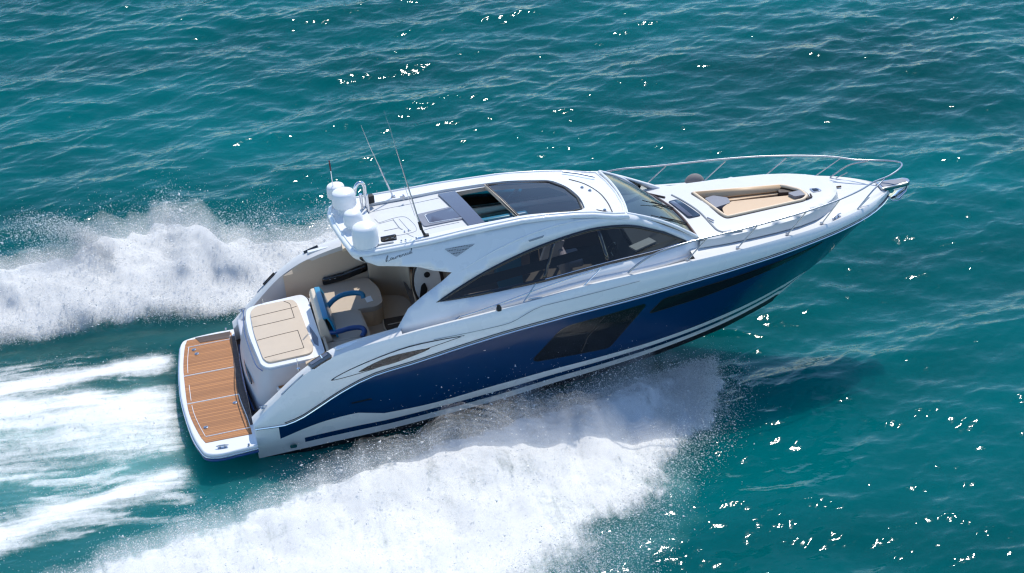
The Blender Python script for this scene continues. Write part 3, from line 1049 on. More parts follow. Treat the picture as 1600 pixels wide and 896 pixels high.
# rounded groove behind the trunk
MB().tube(cat([(10.42, .62, Zt(10.42, .6)), (10.57, .2, Zt(10.5, .2)), (10.71, -.28, Zt(10.7, -.28)), (10.79, -.8, Zt(10.8, -.8)), (10.85, -1.02, Zt(10.9, -1.02)), (11.0, -1.11, Zt(11, -1.1)-.01), (11.3, -1.12, Zt(11.3, -1.1)-.02)], 6), .022, 8).build('groove', M['pin'], TRUNK)
# lounge well
wl = MB()
n = len(lounge)
wl.loft([[(x, y, Zt(x, y)) for x, y in lounge+lounge[:1]], [(x, y, Zt(x, y)-.13) for x, y in lounge+lounge[:1]]])
V, T = cdt(lounge, [], .3)
wl.add([(x, y, Zt(x, y)-.13) for x, y in V], T, 1)
LNG = empty('foredeck_lounge', Y)
wl.build('well', [M['tan'], M['brown']], LNG)
li = inset(lounge, .035)
MB().tube([(x, y, Zt(x, y)+.008) for x, y in li], .036, 10, closed=True).build('bolster', M['tan_l'], LNG, smooth=60)
MB().tube([(x, y, Zt(x, y)+.004) for x, y in inset(lounge, -.012)], .009, 6, closed=True).build('piping', M['brown'], LNG)
def cushion(name, P, zt, zb, m_, parent, rr=.06, bev=.03):
    return MB().prism(fillet(P, rr), zt, zb).build(name, m_, parent, smooth=50, bevel=bev)
cushion('seat_cushion', [(11.15, -.58), (12.78, -.43), (12.74, -.16), (11.45, .0), (11.2, -.2)], lambda x, y: Zt(x, y)-.03, lambda x, y: Zt(x, y)-.125, M['tan'], LNG)
cushion('seat_cushion', [(10.98, .40), (12.45, .22), (12.5, .10), (11.5, .16), (11.2, .25)], lambda x, y: Zt(x, y)-.095, lambda x, y: Zt(x, y)-.128, M['tan'], LNG)
MB().loft([[(10.88, .55, Zt(10.9, .5)), (12.6, .245, Zt(12.6, .2))], [(11.0, .36, Zt(11, .4)-.09), (12.5, .17, Zt(12.5, .1)-.09)]]).build('backrest', M['tan'], LNG, solid=.05)
cushion('head_pad', [(11.0, .30), (11.08, -.16), (11.42, -.06), (11.44, .16), (11.2, .36)], lambda x, y: Zt(x, y)-.02, lambda x, y: Zt(x, y)-.12, M['greypad'], LNG, .04)
cushion('head_pad', [(12.58, -.14), (12.66, -.32), (12.93, -.32), (12.87, -.10)], lambda x, y: Zt(x, y)+.03, lambda x, y: Zt(x, y)-.12, M['greypad'], LNG, .04)
cushion('corner_panel', [(12.50, .20), (12.46, .04), (12.85, -.06), (12.82, .06)], lambda x, y: Zt(x, y)-.03, lambda x, y: Zt(x, y)-.12, M['brown'], LNG, .03, .01)
MB().tube([(12.98, -.33, Zt(13, -.3)+.03), (12.98, -.42, Zt(13, -.4)+.02), (12.85, -.47, Zt(12.9, -.4)+.02)], .018).build('grab_handle', M['brown'], LNG)
# hatch, skylight, small deck hardware
def plate(name, P, off, thick, m_, parent, r=.03, zf=Zt):
    return MB().prism(fillet(P, r), lambda x, y: zf(x, y)+off, lambda x, y: zf(x, y)+off-thick).build(name, m_, parent, smooth=30, bevel=.006)
SKY = empty('skylight', TRUNK)
plate('frame', [(10.25, .33), (10.46, .38), (10.70, -.43), (10.42, -.47)], .014, .05, M['black'], SKY, .06)
plate('pane', [(10.27, .28), (10.37, .31), (10.53, -.42), (10.44, -.42)], .022, .03, M['greyglass'], SKY, .03)
HT = empty('deck_hatch', TRUNK)
plate('frame', [(13.05, -.08), (13.22, -.11), (13.26, -.24), (13.07, -.25)], .012, .04, M['steel_dark'], HT, .03)
plate('pane', [(13.09, -.11), (13.18, -.13), (13.21, -.21), (13.10, -.22)], .02, .03, M['black'], HT, .02)
MB().tube([(10.78, -.57, Zt(10.8, -.57)+.03), (10.86, -.72, Zt(10.8, -.7)+.03)], .016).build('handrail', M['steel_dark'], TRUNK)
for a, b in (((13.45, .20), (13.82, .16)), ((9.98, .83), (10.25, .52))):
    MB().tube([(a[0], a[1], Zt(*a)+.02 if a[0] < 13 else Zs(a[0])+.07), (b[0], b[1], Zt(*b)+.02 if b[0] < 13.5 else Zs(b[0])+.07)], .02).build('trim_strip', M['brown'], TRUNK)

# bow rail
RAIL = empty('bow_rail', Y)
def railp(x, sg):
    return (x, sg*(B(x)-.05), Zs(x)+.42+.06*math.sin(math.pi*min(1, max(0, (x-10)/4.6)))*(sg > 0))
stb = [(8.81, -1.80, Zs(8.8)+.02), (9.0, -1.80, Zs(9)+.17), (9.3, -1.76, Zs(9.3)+.3), (9.7, -1.70, Zs(9.7)+.38), (10.3, -1.62, Zs(10.3)+.42)]
stb += [railp(x, -1) for x in (11, 11.7, 12.4, 13, 13.5, 13.9, 14.25)]
tip = [(14.62, -.36, 2.64), (14.93, -.17, 2.66), (15.03, 0, 2.67), (14.93, .17, 2.66), (14.62, .36, 2.65)]
prt = [railp(x, 1) for x in (14.25, 13.9, 13.5, 13, 12.4, 11.7, 11, 10.3, 9.7)]+[(9.2, 1.75, Zs(9.2)+.36), (8.8, 1.82, Zs(8.8)+.2), (8.5, 1.86, Zs(8.5)+.0)]
path = cat(stb+tip+prt, 6)
MB().tube(path, .018, 10).build('top_rail', M['steel_dark'], RAIL, smooth=60)
for sg, bx in ((-1, (10.03, 11.09, 12.16, 12.94)), (1, (10.1, 11.3, 12.5, 13.5))):
    for x in bx:
        x2 = x+(.42 if sg < 0 else .5)
        MB().tube([(x, sg*(B(x)-.10), Zs(x)), (x2, sg*(B(x2)-.05), Zs(x2)+.42)], .012, 8).tube([(x, sg*(B(x)-.10), Zs(x)), (x, sg*(B(x)-.10), Zs(x)+.03)], .035, 10).build('stanchion', M['steel_dark'], RAIL)
for sg in (-1, 1):
    MB().tube(cat([(13.81, sg*.74, Zs(13.8)), (14.15, sg*.62, 2.50), (14.5, sg*.42, 2.63)], 5), .015, 8).build('stanchion', M['steel_dark'], RAIL)
    MB().tube([(13.90, sg*.66, Zs(13.9)), (14.12, sg*.58, Zs(14)+.13)], .010, 8).build('stanchion', M['steel_dark'], RAIL)
# mid grab rails
for sg in (-1, 1):
    G = empty('side_grab_rail', Y)
    P = [(5.5, -2.06, 2.30), (5.9, -2.07, 2.36), (6.4, -2.05, 2.44), (7.0, -2.0, 2.53), (7.6, -1.94, 2.60), (8.29, -1.86, 2.66)]
    MB().tube(cat([(x, -sg*y, z) for x, y, z in P], 5), .016, 8).build('rail_tube', M['chrome'], G, smooth=60)
    for a, b in (((7.88, -1.98, 2.40), (8.29, -1.86, 2.66)), ((6.72, -2.06, 2.36), (7.0, -1.98, 2.66))):
        MB().tube([(a[0], -sg*a[1], a[2]), (b[0], -sg*b[1], b[2])], .012, 8).build('post', M['chrome'], G)
    MB().tube([(5.42, sg*2.06, 2.24), (5.52, sg*2.06, 2.31)], .03, 8).build('foot', M['steel_dark'], G)
def cleat(x, y, z, rz, parent, s=1.0):
    e = Matrix.Rotation(rz, 3, 'Z')
    q = lambda a, b, c: tuple(Vector((x, y, z))+e @ Vector((a*s, b*s, c*s)))
    m_ = MB().tube([q(-.13, 0, .05), q(-.05, 0, .058), q(.05, 0, .058), q(.13, 0, .05)], [.010*s, .016*s, .016*s, .010*s], 8)
    m_.tube([q(-.05, 0, 0), q(-.05, 0, .055)], .014*s, 8).tube([q(.05, 0, 0), q(.05, 0, .055)], .014*s, 8)
    m_.box(q(0, 0, .004), (.2*s, .06*s, .012*s), rz)
    return m_.build('cleat', M['steel_dark'], parent)
for sg in (-1, 1):
    cleat(6.95, sg*2.06, Zs(6.95)-.04, .05*sg, DECK)
    cleat(13.3, sg*.93, Zs(13.3)+.0, -.5*sg, DECK)
    MB().lathe([(.05, 0), (.05, .05), (.03, .10), (.012, .12)], (6.24, sg*2.13, Zs(6.24)-.01), 12).build('deck_filler', M['rubber'], DECK)
# fender stowed against the port rail
FD = MB().lathe([(.21*math.sin(q)+.002, -.2*math.cos(q)) for q in np.linspace(0, math.pi, 14)], (11.18, 1.56, Zs(11.2)-.05), 28, sx=1, sy=.7).build('stowed_fender', M['ftan'], Y, smooth=60)
# pulpit and anchor
PUL = MB()
PUL.prism(fillet([(14.55, .16), (15.13, .12), (15.2, .05), (15.2, -.05), (15.13, -.12), (14.55, -.16)], .03), 2.275, 2.20)
PUL = PUL.build('pulpit', M['steel_dark'], Y, bevel=.01)
MB().prism(fillet([(14.6, .11), (15.10, .08), (15.15, 0), (15.10, -.08), (14.6, -.11)], .02), 2.283, 2.27).build('tread', M['greypad'], PUL)
AN = empty('anchor', Y)
MB().tube([(14.72, 0, 2.12), (14.95, 0, 2.12), (15.16, 0, 2.16)], [.03, .035, .04], 10).build('shank', M['chrome'], AN, smooth=60)
MB().loft([[(15.2, -.02, 2.2), (15.2, .02, 2.2)], [(15.1, -.13, 2.08), (15.1, .13, 2.08)], [(14.93, -.17, 1.97), (14.93, .17, 1.97)], [(14.76, -.02, 1.93), (14.76, .02, 1.93)]]).build('fluke', M['chrome'], AN, smooth=60, solid=.025)
MB().tube([(14.78, -.13, 2.16), (14.78, .13, 2.16)], .05, 14).build('roller', M['chrome'], AN, smooth=50)
MB().tube(cat([(14.72, -.06, 2.04), (14.80, -.09, 1.93), (14.95, -.09, 1.90), (15.06, -.07, 1.98)], 5), .014, 8).build('shackle', M['chrome'], AN)

# ---- cabin sides
def sideY(x, z):
    return Wc(x)-.515*(z-2.3)+.03*math.sin(math.pi*min(1, max(0, (z-2.2)/1.3)))
def zport(z, sg):
    return z if sg < 0 else z-.15*min(1, max(0, (z-2.6)/.9))
def side_pts(V, sg, off=0.0):
    out = []
    for x, z in V:
        z = zport(z, sg)
        out.append((x, sg*(sideY(x, z)+off), z))
    return out
xsb = np.linspace(4.3, 10.3, 16)
base = [(x, Zs(x)-.15) for x in xsb]
wing = [(3.97, 3.54), (3.95, 3.47), (4.0, 3.40), (4.2, 3.30), (4.6, 3.23), (4.94, 3.16), (5.2, 3.06), (5.53, 2.97), (5.32, 2.86), (4.91, 2.68), (4.61, 2.52), (4.36, 2.24), (4.2, 2.05)]
topl = [(10.47, 2.44), (10.0, 2.73), (9.55, 3.0), (9.25, 3.17), (9.07, 3.235), (8.8, 3.285), (8.33, 3.41), (7.7, 3.51), (6.96, 3.575), (6, 3.58), (5.1, 3.56), (4.3, 3.545)]
panel = wing+base+[(10.45, 2.28)]+topl
win = cat([(5.16, 2.54), (5.7, 2.735), (6.23, 2.89), (6.92, 3.035), (7.52, 3.115), (8.0, 3.15), (8.4, 3.15), (8.87, 3.09), (9.24, 2.99), (9.73, 2.77)], 4)+[(10.23, 2.45)]+[(9.6, 2.475), (8.52, 2.515), (7.21, 2.49), (5.94, 2.51)]
win_port = [(x, 2.46+(z-2.46)*1.28) for x, z in win]
win_stb = win
CAB = empty('cabin', Y)
for sg in (-1, 1):
    win = win_stb if sg < 0 else win_port
    V, T = cdt(panel, [win], .16)
    sd = MB().add(side_pts(V, sg), T).build('cabin_side', M['white'], CAB, smooth=35, solid=.05, soff=-1 if sg < 0 else -1)
    # window: black frame ring, three panes
    SW = empty('side_window', CAB)
    V, T = cdt(inset(win, -.012), [inset(win, .045)], .12)
    MB().add(side_pts(V, sg, .006), T).build('frame', M['black'], SW, solid=.03)
    V, T = cdt(inset(win, .02), [], .2)
    allp = side_pts(V, sg, -.012)
    d1 = lambda z: 7.22+(7.54-7.22)*(z-2.5)/.59
    d2 = lambda z: 8.53-(.10)*(z-2.52)/.61
    for lo, hi in ((None, d1), (d1, d2), (d2, None)):
        fs = []
        for f in T:
            cx = sum(V[i][0] for i in f)/3; cz = sum(V[i][1] for i in f)/3
            if (lo is None or cx >= lo(cz)) and (hi is None or cx < hi(cz)):
                fs.append(f)
        us = sorted(set(i for f in fs for i in f))
        ix = {u: k for k, u in enumerate(us)}
        MB().add([allp[u] for u in us], [tuple(ix[i] for i in f) for f in fs]).build('pane', M['g_side'] if sg < 0 else M['g_clear'], SW)
    for d, z0, z1 in ((d1, 2.50, 3.10), (d2, 2.52, 3.14)):
        P = [(d(z0)-.035, z0), (d(z0)+.035, z0), (d(z1)+.03, z1), (d(z1)-.03, z1)]
        V2, T2 = cdt(P, [], .15)
        MB().add(side_pts(V2, sg, .004), T2).build('mullion', M['black'], SW, solid=.03)
    # mid dark band inside the glass
    P = [(5.55, 2.62), (8.5, 2.72), (8.5, 2.87), (6.0, 2.79)]
    V2, T2 = cdt(P, [], .2)
    if sg < 0:
        MB().add(side_pts(V2, sg, -.022), T2).build('inner_rail', M['rubber'], SW)
    # chrome line under the glass
    MB().tube(side_pts(cat([(7.25, 2.525), (8.5, 2.55), (9.6, 2.51), (10.0, 2.50)], 5), sg, .012), .008, 6).build('sill_trim', M['chrome'], SW)
    # sculpted crease
    cr = cat([(5.0, 2.62), (5.43, 2.86), (6.23, 3.12), (7.01, 3.28), (7.78, 3.34), (8.42, 3.29), (9.04, 3.13), (9.6, 2.88)], 6)
    MB().tube(side_pts(cr, sg, -.012), [.004+.018*math.sin(math.pi*i/(len(cr)-1)) for i in range(len(cr))], 8).build('crease_moulding', M['white'], CAB, smooth=60)
    gl_ = fillet([(5.46, 3.37), (6.07, 3.35), (5.66, 3.20)], .04)
    V2, T2 = cdt(gl_, [], .12)
    MB().add(side_pts(V2, sg, .006), T2).build('speaker_grille', M['vent'], CAB)
    V2, T2 = cdt(fillet([(7.06, 3.215), (7.38, 3.24), (7.35, 3.205), (7.08, 3.185)], .01), [], .12)
    MB().add(side_pts(V2, sg, .008), T2).build('vent_slot', M['pin'], CAB)
    # coachroof coaming at the foot of the cabin side
    xs = np.linspace(5.2, 10.5, 30)
    MB().tube([(x, sg*(Wc(x)+.02), Zs(x)-.12) for x in xs], .045, 8).build('coaming_moulding', M['white'], CAB, smooth=60)

# ---- name script on the starboard wing
letters = [
    [(0.00, .25), (.05, .55), (.14, .95), (.20, 1.1), (.20, .9), (.12, .5), (.05, .12), (.0, .1), (.06, .22), (.18, .06), (.30, .12)],
    [(.46, .45), (.38, .48), (.33, .25), (.38, .1), (.46, .25), (.49, .45), (.48, .15), (.54, .12)],
    [(.56, .45), (.55, .15), (.62, .1), (.69, .3), (.70, .45), (.69, .14), (.75, .12)],
    [(.78, .42), (.79, .1), (.80, .3), (.88, .46), (.92, .38)],
    [(.95, .25), (1.05, .34), (1.03, .46), (.96, .38), (.96, .16), (1.04, .08), (1.12, .18)],
    [(1.15, .42), (1.16, .1), (1.18, .32), (1.26, .45), (1.30, .35), (1.30, .12), (1.37, .14)],
    [(1.50, .42), (1.43, .44), (1.40, .22), (1.46, .1), (1.54, .16)],
    [(1.57, .44), (1.58, .14), (1.64, .12)],
    [(1.76, .42), (1.69, .44), (1.66, .2), (1.72, .1), (1.79, .3), (1.86, .9), (1.92, 1.25), (1.90, 1.0), (1.83, .5), (1.82, .14), (1.9, .12)],
]
tx = MB()
for L in letters:
    P = [(4.36+.27*a, 3.335+.085*b+.06*(a/1.9)) for a, b in L]
    tx.tube(side_pts(cat(P, 4), -1, .004), .0042, 5)
tx.build('script_lettering', M['bottom'], CAB, smooth=60)

# ---- windshield
def wtop(s):
    return Vector((9.05+.10*(1-s*s), 1.02*s, 3.20-.03*s))
def wbase(s):
    y = 1.12*s
    x = np.interp(y, [-1.12, -.5, 0, .6, 1.12], [10.40, 10.34, 10.26, 10.10, 9.92])
    return Vector((x, y, 2.50+.09*(1-s*s)))
def wsurf(s, t):
    p = wtop(s).lerp(wbase(s), t)
    b = .06*math.sin(math.pi*t)
    return p+Vector((b*.6, 0, b))
WS = empty('windshield', CAB)
ss = np.linspace(-.97, .97, 21)
MB().loft([[wsurf(s, t) for s in ss] for t in np.linspace(0.02, .98, 9)]).build('pane', M['g_wind'], WS, smooth=60)
MB().tube([wsurf(s, .985) for s in ss], .032, 8).build('lower_frame', M['frame'], WS, smooth=60)
MB().tube([wsurf(s, 1.04)+Vector((0, 0, -.01)) for s in ss], .02, 8).build('gasket', M['rubber'], WS, smooth=60)
MB().tube([wsurf(s, .01) for s in ss], .025, 8).build('upper_frame', M['white'], WS, smooth=60)
for sg in (-1, 1):
    MB().tube([wsurf(sg*.985, t) for t in np.linspace(0, 1, 10)], .034, 10).build('pillar', M['white'], WS, smooth=60)
for s in (-.62, -.05):
    a = wsurf(s, .97)+Vector((.0, 0, .03)); b = wsurf(s-.28, .45)+Vector((.03, 0, .04))
    MB().tube([a, a.lerp(b, .5), b], [.014, .012, .009], 8).tube([b+Vector((.25, .05, -.16)), b-Vector((.2, .06, -.10))], .009, 6).build('wiper', M['rubber'], WS)

# ---- hardtop
Zc = pch([3.5, 4, 5, 6, 7, 7.7, 8.33, 8.8, 9.1, 9.3], [3.46, 3.48, 3.48, 3.505, 3.5, 3.435, 3.34, 3.215, 3.16, 3.12])
def Zr(x, y):
    return Zc(x)-.065*y+.025*(1-(y/1.2)**2)
def roofY(x, sg):
    z = Zc(x)
    for _ in range(6):
        y = sideY(x, z); z = Zr(x, sg*y)
    return y+.012
xs = [4.05, 4.4, 4.8, 5.3, 5.8, 6.4, 7, 7.5, 8, 8.4, 8.8, 9.05]
rim = [(3.80, -1.06), (3.92, -1.22)]+[(x, -roofY(x, -1)) for x in xs]+[(9.13, -.6), (9.16, 0), (9.13, .6)]
rim += [(x, roofY(x, 1)) for x in xs[::-1]]+[(3.86, 1.28), (3.68, 1.12), (3.62, .8), (3.63, .3), (3.68, -.2), (3.73, -.6)]
tray = fillet([(4.36, -1.00), (5.0, -1.02), (6.0, -1.00), (7.0, -.97), (8.1, -.97), (8.30, -.86), (8.34, -.3), (8.22, .25), (7.98, .62), (6.7, .80), (5.8, .86), (4.32, .86)], [.08, .2, .2, .2, .15, .15, .3, .3, .15, .2, .2, .08])
HTOP = empty('hardtop', Y)
V, T = cdt(rim, [tray], .16)
rb = MB().add([(x, y, Zr(x, y)) for x, y in V], T)
# rolled edge
rows = []
for k in range(7):
    a = k/6*math.pi*.5
    q = inset(rim, -.05*math.sin(a))
    rows.append([(x, y, Zr(x, y)-.07*(1-math.cos(a))) for x, y in q+q[:1]])
rb.loft(rows)
rb.build('roof_shell', M['white'], HTOP, smooth=50)
# raised bead on the rim
MB().tube([(x, y, Zr(x, y)+.004) for x, y in inset(rim, .045)], .022, 8, closed=True).build('rim_bead', M['white'], HTOP, smooth=60)
ztr = lambda x, y: Zr(x, y)-.055
opening = [(6.10, .72), (6.34, -.93), (6.96, -.93), (6.70, .72)]
glassp = [(6.72, .74)]+[(6.98, -.94)]+[(7.6, -.94), (8.05, -.92), (8.24, -.82), (8.28, -.3), (8.16, .24), (7.92, .58)]
crossp = [(5.76, .74), (6.10, .72), (6.34, -.93), (6.04, -.95)]
well_ = [(6.10, .74), (6.34, -.95)]+glassp[1:]+glassp[:1]
V, T = cdt(tray, [well_], .16)
MB().add([(x, y, ztr(x, y)) for x, y in V], T).loft([[(x, y, Zr(x, y)) for x, y in tray+tray[:1]], [(x, y, ztr(x, y)) for x, y in tray+tray[:1]]]).build('roof_tray', M['deck'], HTOP, smooth=30)
# underside (headliner)
rin = inset(rim, .03)
win2 = inset(well_, -.02)
V, T = cdt(rin, [win2], .2)
MB().add([(x, y, Zr(x, y)-.15) for x, y in V], T).loft([[(x, y, ztr(x, y)) for x, y in win2+win2[:1]], [(x, y, Zr(x, y)-.15) for x, y in win2+win2[:1]]]).build('headliner', M['cream'], HTOP, smooth=30)
RG = empty('sunroof', HTOP)
V, T = cdt(fillet(glassp, .05), [], .2)
MB().add([(x, y, ztr(x, y)+.03) for x, y in V], T).build('pane', M['g_roof'], RG)
MB().tube([(x, y, ztr(x, y)+.03) for x, y in fillet(glassp, .05)], .022, 8, closed=True).build('gasket', M['rubber'], RG)
MB().prism([(6.69, .74), (6.97, -.94), (7.01, -.94), (6.73, .74)], lambda x, y: ztr(x, y)+.055, lambda x, y: ztr(x, y)-.02).build('cross_beam', M['cream'], RG, bevel=.012)
MB().tube([(6.72, .72, ztr(6.7, .7)+.06), (6.99, -.92, ztr(7, -.9)+.06)], .014, 6).build('beam_channel', M['brown'], RG)
MB().prism(crossp, lambda x, y: ztr(x, y)+.035, lambda x, y: ztr(x, y)+.005).build('sliding_panel', M['greyglass'], RG, bevel=.006)
lp = fillet([(5.20, .02), (5.24, -.58), (5.98, -.60), (5.90, .05)], [.08, .08, .01, .01])
MB().prism(lp, lambda x, y: ztr(x, y)+.02, lambda x, y: ztr(x, y)-.01).build('hatch_surround', M['greypad'], RG, bevel=.005)
lp2 = fillet([(5.34, -.10), (5.36, -.50), (6.03, -.56), (5.97, .0)], [.05, .05, .01, .01])
MB().prism(lp2, lambda x, y: ztr(x, y)+.028, lambda x, y: ztr(x, y)+.01).build('hatch_pane', M['greyglass'], RG, bevel=.004)
MB().tube([(x, y, ztr(x, y)+.026) for x, y in lp2[:-2]], .008, 6).build('hatch_trim', M['white'], RG)
# panel seams on the aft tray
def seam(pts, name='panel_seam', r=.006, par=HTOP, zf=ztr, m_='pin'):
    return MB().tube([(x, y, zf(x, y)+.001) for x, y in cat(pts, 4)], r, 5).build(name, M[m_], par)
seam([(4.42, .56), (4.9, .60), (5.5, .60), (5.75, .60)])
seam([(4.42, .20), (4.46, -.02)]); seam([(4.46, -.02), (4.8, .08), (4.98, .04), (5.06, -.2), (5.10, -.55), (5.0, -.70), (4.52, -.72)])
seam([(4.75, .02), (4.80, -.40), (4.84, -.50)], r=.010); seam([(4.46, -.06), (4.66, -.02), (4.75, .0)]); seam([(4.50, -.42), (4.80, -.40)], r=.008)
seam([(4.86, .0), (4.94, -.5), (4.98, -.62)]); seam([(4.88, -.70), (5.02, -.98)]); seam([(5.3, -.98), (5.22, -.70), (5.9, -.68)])
for x, y in ((4.86, -.62), (4.94, -.60)):
    MB().box((x, y, ztr(x, y)+.01), (.02, .05, .02)).build('latch', M['steel_dark'], HTOP)
SP = empty('deck_speaker', HTOP)
MB().box((4.52, -.86, ztr(4.5, -.86)+.045), (.30, .05, .12), rz=.03).build('housing', M['black'], SP, bevel=.012)
for dx, dz in ((-.06, .05), (.05, .06), (.09, .035)):
    MB().tube([(4.52+dx, -.886, ztr(4.5, -.86)+dz), (4.52+dx+.05, -.888, ztr(4.5, -.86)+dz+.015)], .008, 6).build('louvre', M['pin'], SP)
# small fittings on the starboard rim and front
MB().box((4.40, -1.08, Zr(4.4, -1.1)+.012), (.36, .04, .02), rz=-.01).build('vent_strip', M['pin'], HTOP, bevel=.006)
for x in (4.72, 4.80, 5.0):
    MB().lathe([(.018, 0), (.018, .018), (.008, .026)], (x, -1.12, Zr(x, -1.12)+.02), 10).build('bolt', M['steel_dark'], HTOP)
seam([(8.35, .62), (8.62, .40), (8.78, 0), (8.82, -.45), (8.80, -.84), (8.76, -.98), (8.5, -.90)], 'front_trim', .014, HTOP, Zr, 'brown')
for x, y in ((8.50, .18), (8.62, .05), (8.66, -.90)):
    MB().lathe([(.035, 0), (.035, .02), (.02, .035)], (x, y, Zr(x, y)), 12).build('deck_fitting', M['steel_dark'], HTOP)
MB().tube([(8.30, .95, Zr(8.3, .95)+.05), (8.6, .86, Zr(8.6, .86)+.06), (8.9, .72, Zr(8.9, .7)+.05)], .02, 8).build('light_bar', M['steel_dark'], HTOP)

# aft fascia: the rounded lip that carries the domes
aft = [(3.92, -1.24), (3.80, -1.06), (3.73, -.6), (3.68, -.2), (3.63, .3), (3.62, .8), (3.68, 1.12), (3.86, 1.30)]
aft = cat(aft, 4)
rows = []
for k in range(8):
    t = k/7
    dx = -.06*math.sin(math.pi*min(1, t*1.3)*.6)+.20*t**2
    rows.append([(x+dx, y*(1-.02*t), Zr(x, y)-.05-.22*t) for x, y in aft])
rows.append([(x+.28, y*.97, Zr(x, y)-.15) for x, y in aft])
MB().loft(rows).build('aft_fascia', M['white'], HTOP, smooth=50)
# radomes
def dome(x, y, z, r, h, taper=.94, ribs=0, neck=.12):
    D = empty('radome', HTOP)
    pr = [(r*.55, 0), (r*.93, .0), (r, .03)]
    if ribs:
        for k in range(ribs):
            z0 = .05+k*.05
            pr += [(r*1.0, z0), (r*.985, z0+.018), (r*1.0, z0+.036)]
    pr += [(r*1.0, h*.55), (r*taper, h*.86), (r*taper*.93, h*.95), (r*taper*.72, h*1.02), (r*taper*.35, h*1.07), (0.01, h*1.085)]
    MB().lathe(pr, (x, y, z), 36).build('cover', M['dome'], D, smooth=45)
    MB().lathe([(r*.7, -neck-.12), (r*.6, -neck*.4), (r*.55, .01)], (x, y, z), 24).build('pedestal', M['white'], D, smooth=45)
    return D
dome(3.84, 1.08, 3.60, .180, .26)
dome(3.93, .62, 3.62, .230, .31, .95, ribs=2)
dome(3.98, -.16, 3.60, .185, .26, .86)
dome(4.08, -1.00, 3.58, .245, .40, .93, ribs=4, neck=.05)
# stainless horn / grab tubes
HN = empty('horn_bracket', HTOP)
MB().tube(cat([(4.34, .78, 3.32), (4.36, .78, 3.75), (4.36, .76, 3.90), (4.30, .74, 3.98), (4.21, .72, 3.95), (4.16, .70, 3.84), (4.16, .70, 3.78)], 6), .035, 12).build('bent_tube', M['chrome'], HN, smooth=60)
for x, y in ((4.26, .66), (4.36, .58)):
    MB().tube([(x, y, 3.36), (x, y, 3.78)], .032, 12).build('tube_post', M['chrome'], HN, smooth=60)
MB().box((4.46, .82, 3.56), (.12, .12, .16), rz=.2).build('junction_box', M['rubber'], HN, bevel=.015)
# antennas
A1 = empty('whip_antenna', HTOP)
MB().tube([(5.12, -1.0, 3.74), (4.98, -.95, 4.62), (4.86, -.92, 5.35)], [.017, .013, .010], 8).build('lower_section', M['steel_dark'], A1)
MB().tube([(4.86, -.92, 5.35), (4.80, -.90, 5.75), (4.73, -.89, 6.12)], [.008, .006, .004], 6).build('whip', M['chrome'], A1)
MB().tube([(5.18, -1.06, Zr(5.2, -1.06)), (5.13, -1.01, 3.70)], [.03, .02], 10).box((5.12, -1.0, 3.76), (.06, .06, .16), ry=-.15).box((5.2, -1.06, Zr(5.2, -1.06)+.02), (.10, .07, .03)).build('ratchet_mount', M['rubber'], A1, bevel=.006)
MB().tube([(4.93, -.93, 4.58), (5.06, -.86, 3.9)], .006, 6).build('stay', M['chrome'], A1)
A2 = empty('whip_antenna', HTOP)
MB().tube([(4.92, .98, 3.42), (4.73, 1.0, 4.10)], [.018, .014], 8).build('lower_section', M['chrome'], A2)
MB().tube([(4.73, 1.0, 4.10), (4.6, 1.0, 4.55), (4.48, 1.0, 5.05)], [.009, .007, .004], 6).build('whip', M['steel_dark'], A2)
MB().box((4.92, .98, 3.43), (.08, .06, .05)).build('mount', M['steel_dark'], A2, bevel=.006)
MB().tube([(5.08, .70, Zr(5.1, .7)), (5.08, .70, Zr(5.1, .7)+.14)], .012, 8).box((5.06, .68, Zr(5.1, .7)+.10), (.1, .02, .03)).build('rod_clip', M['steel_dark'], HTOP)
A3 = empty('mast_light', HTOP)
MB().tube([(3.79, 1.02, 3.85), (3.79, 1.02, 4.22)], .008, 6).build('stem', M['chrome'], A3)
MB().tube([(3.79, 1.02, 4.2), (3.79, 1.02, 4.42)], .014, 8).build('cap', M['red'], A3)

# ---- swim platform
PF = empty('swim_platform', Y)
pout = cat([(1.46, 2.16), (1.0, 2.16), (.52, 2.10), (.36, 1.95), (.29, 1.5), (.22, .66), (.21, -.26), (.30, -1.36), (.42, -1.95), (.52, -2.18), (.75, -2.27), (1.1, -2.25), (1.46, -2.22)], 5)
MB().prism(pout, .492, .36).build('deck_slab', M['white'], PF, smooth=40, bevel=.03)
MB().tube([(x, y, .36) for x, y in inset(pout+[pout[-1]], .01)[:-1]], .035, 8).build('fender_strip', M['bluedeep'], PF, smooth=60)
MB().tube([(x, y, .42) for x, y in inset(pout+[pout[-1]], -.012)[:-1]], .016, 8).build('rub_strip', M['chrome'], PF, smooth=60)
# three teak panels
xa = pch([-1.85, -1.57, -.4, .69, 1.8, 2.05], [.54, .45, .30, .32, .43, .50])
xf = pch([-1.85, -1.5, -.3, .7, 1.3, 2.05], [1.40, 1.39, 1.30, 1.31, 1.36, 1.40])
for y0, y1 in ((-1.82, -.38), (-.36, .65), (.67, 2.02)):
    ys = np.linspace(y0, y1, 9)
    P = [(xa(y), y) for y in ys]+[(xf(y), y) for y in ys[::-1]]
    MB().prism(P, .499, .47).build('teak_panel', M['teak'], PF, smooth=30)
MB().tube([(xa(y)+.085, y, .503) for y in np.linspace(-1.6, -.45, 12)], .007, 5).tube([(xa(y)+.085, y, .503) for y in np.linspace(-.28, .3, 8)], .007, 5).tube([(xa(y)+.085, y, .503) for y in np.linspace(.75, 1.75, 8)], .007, 5).build('inlay_line', M['white'], PF)
for y in (-.37, .66):
    MB().tube([(xa(y)-.0, y, .498), (xf(y), y, .498)], .014, 6).build('panel_joint', M['white'], PF)
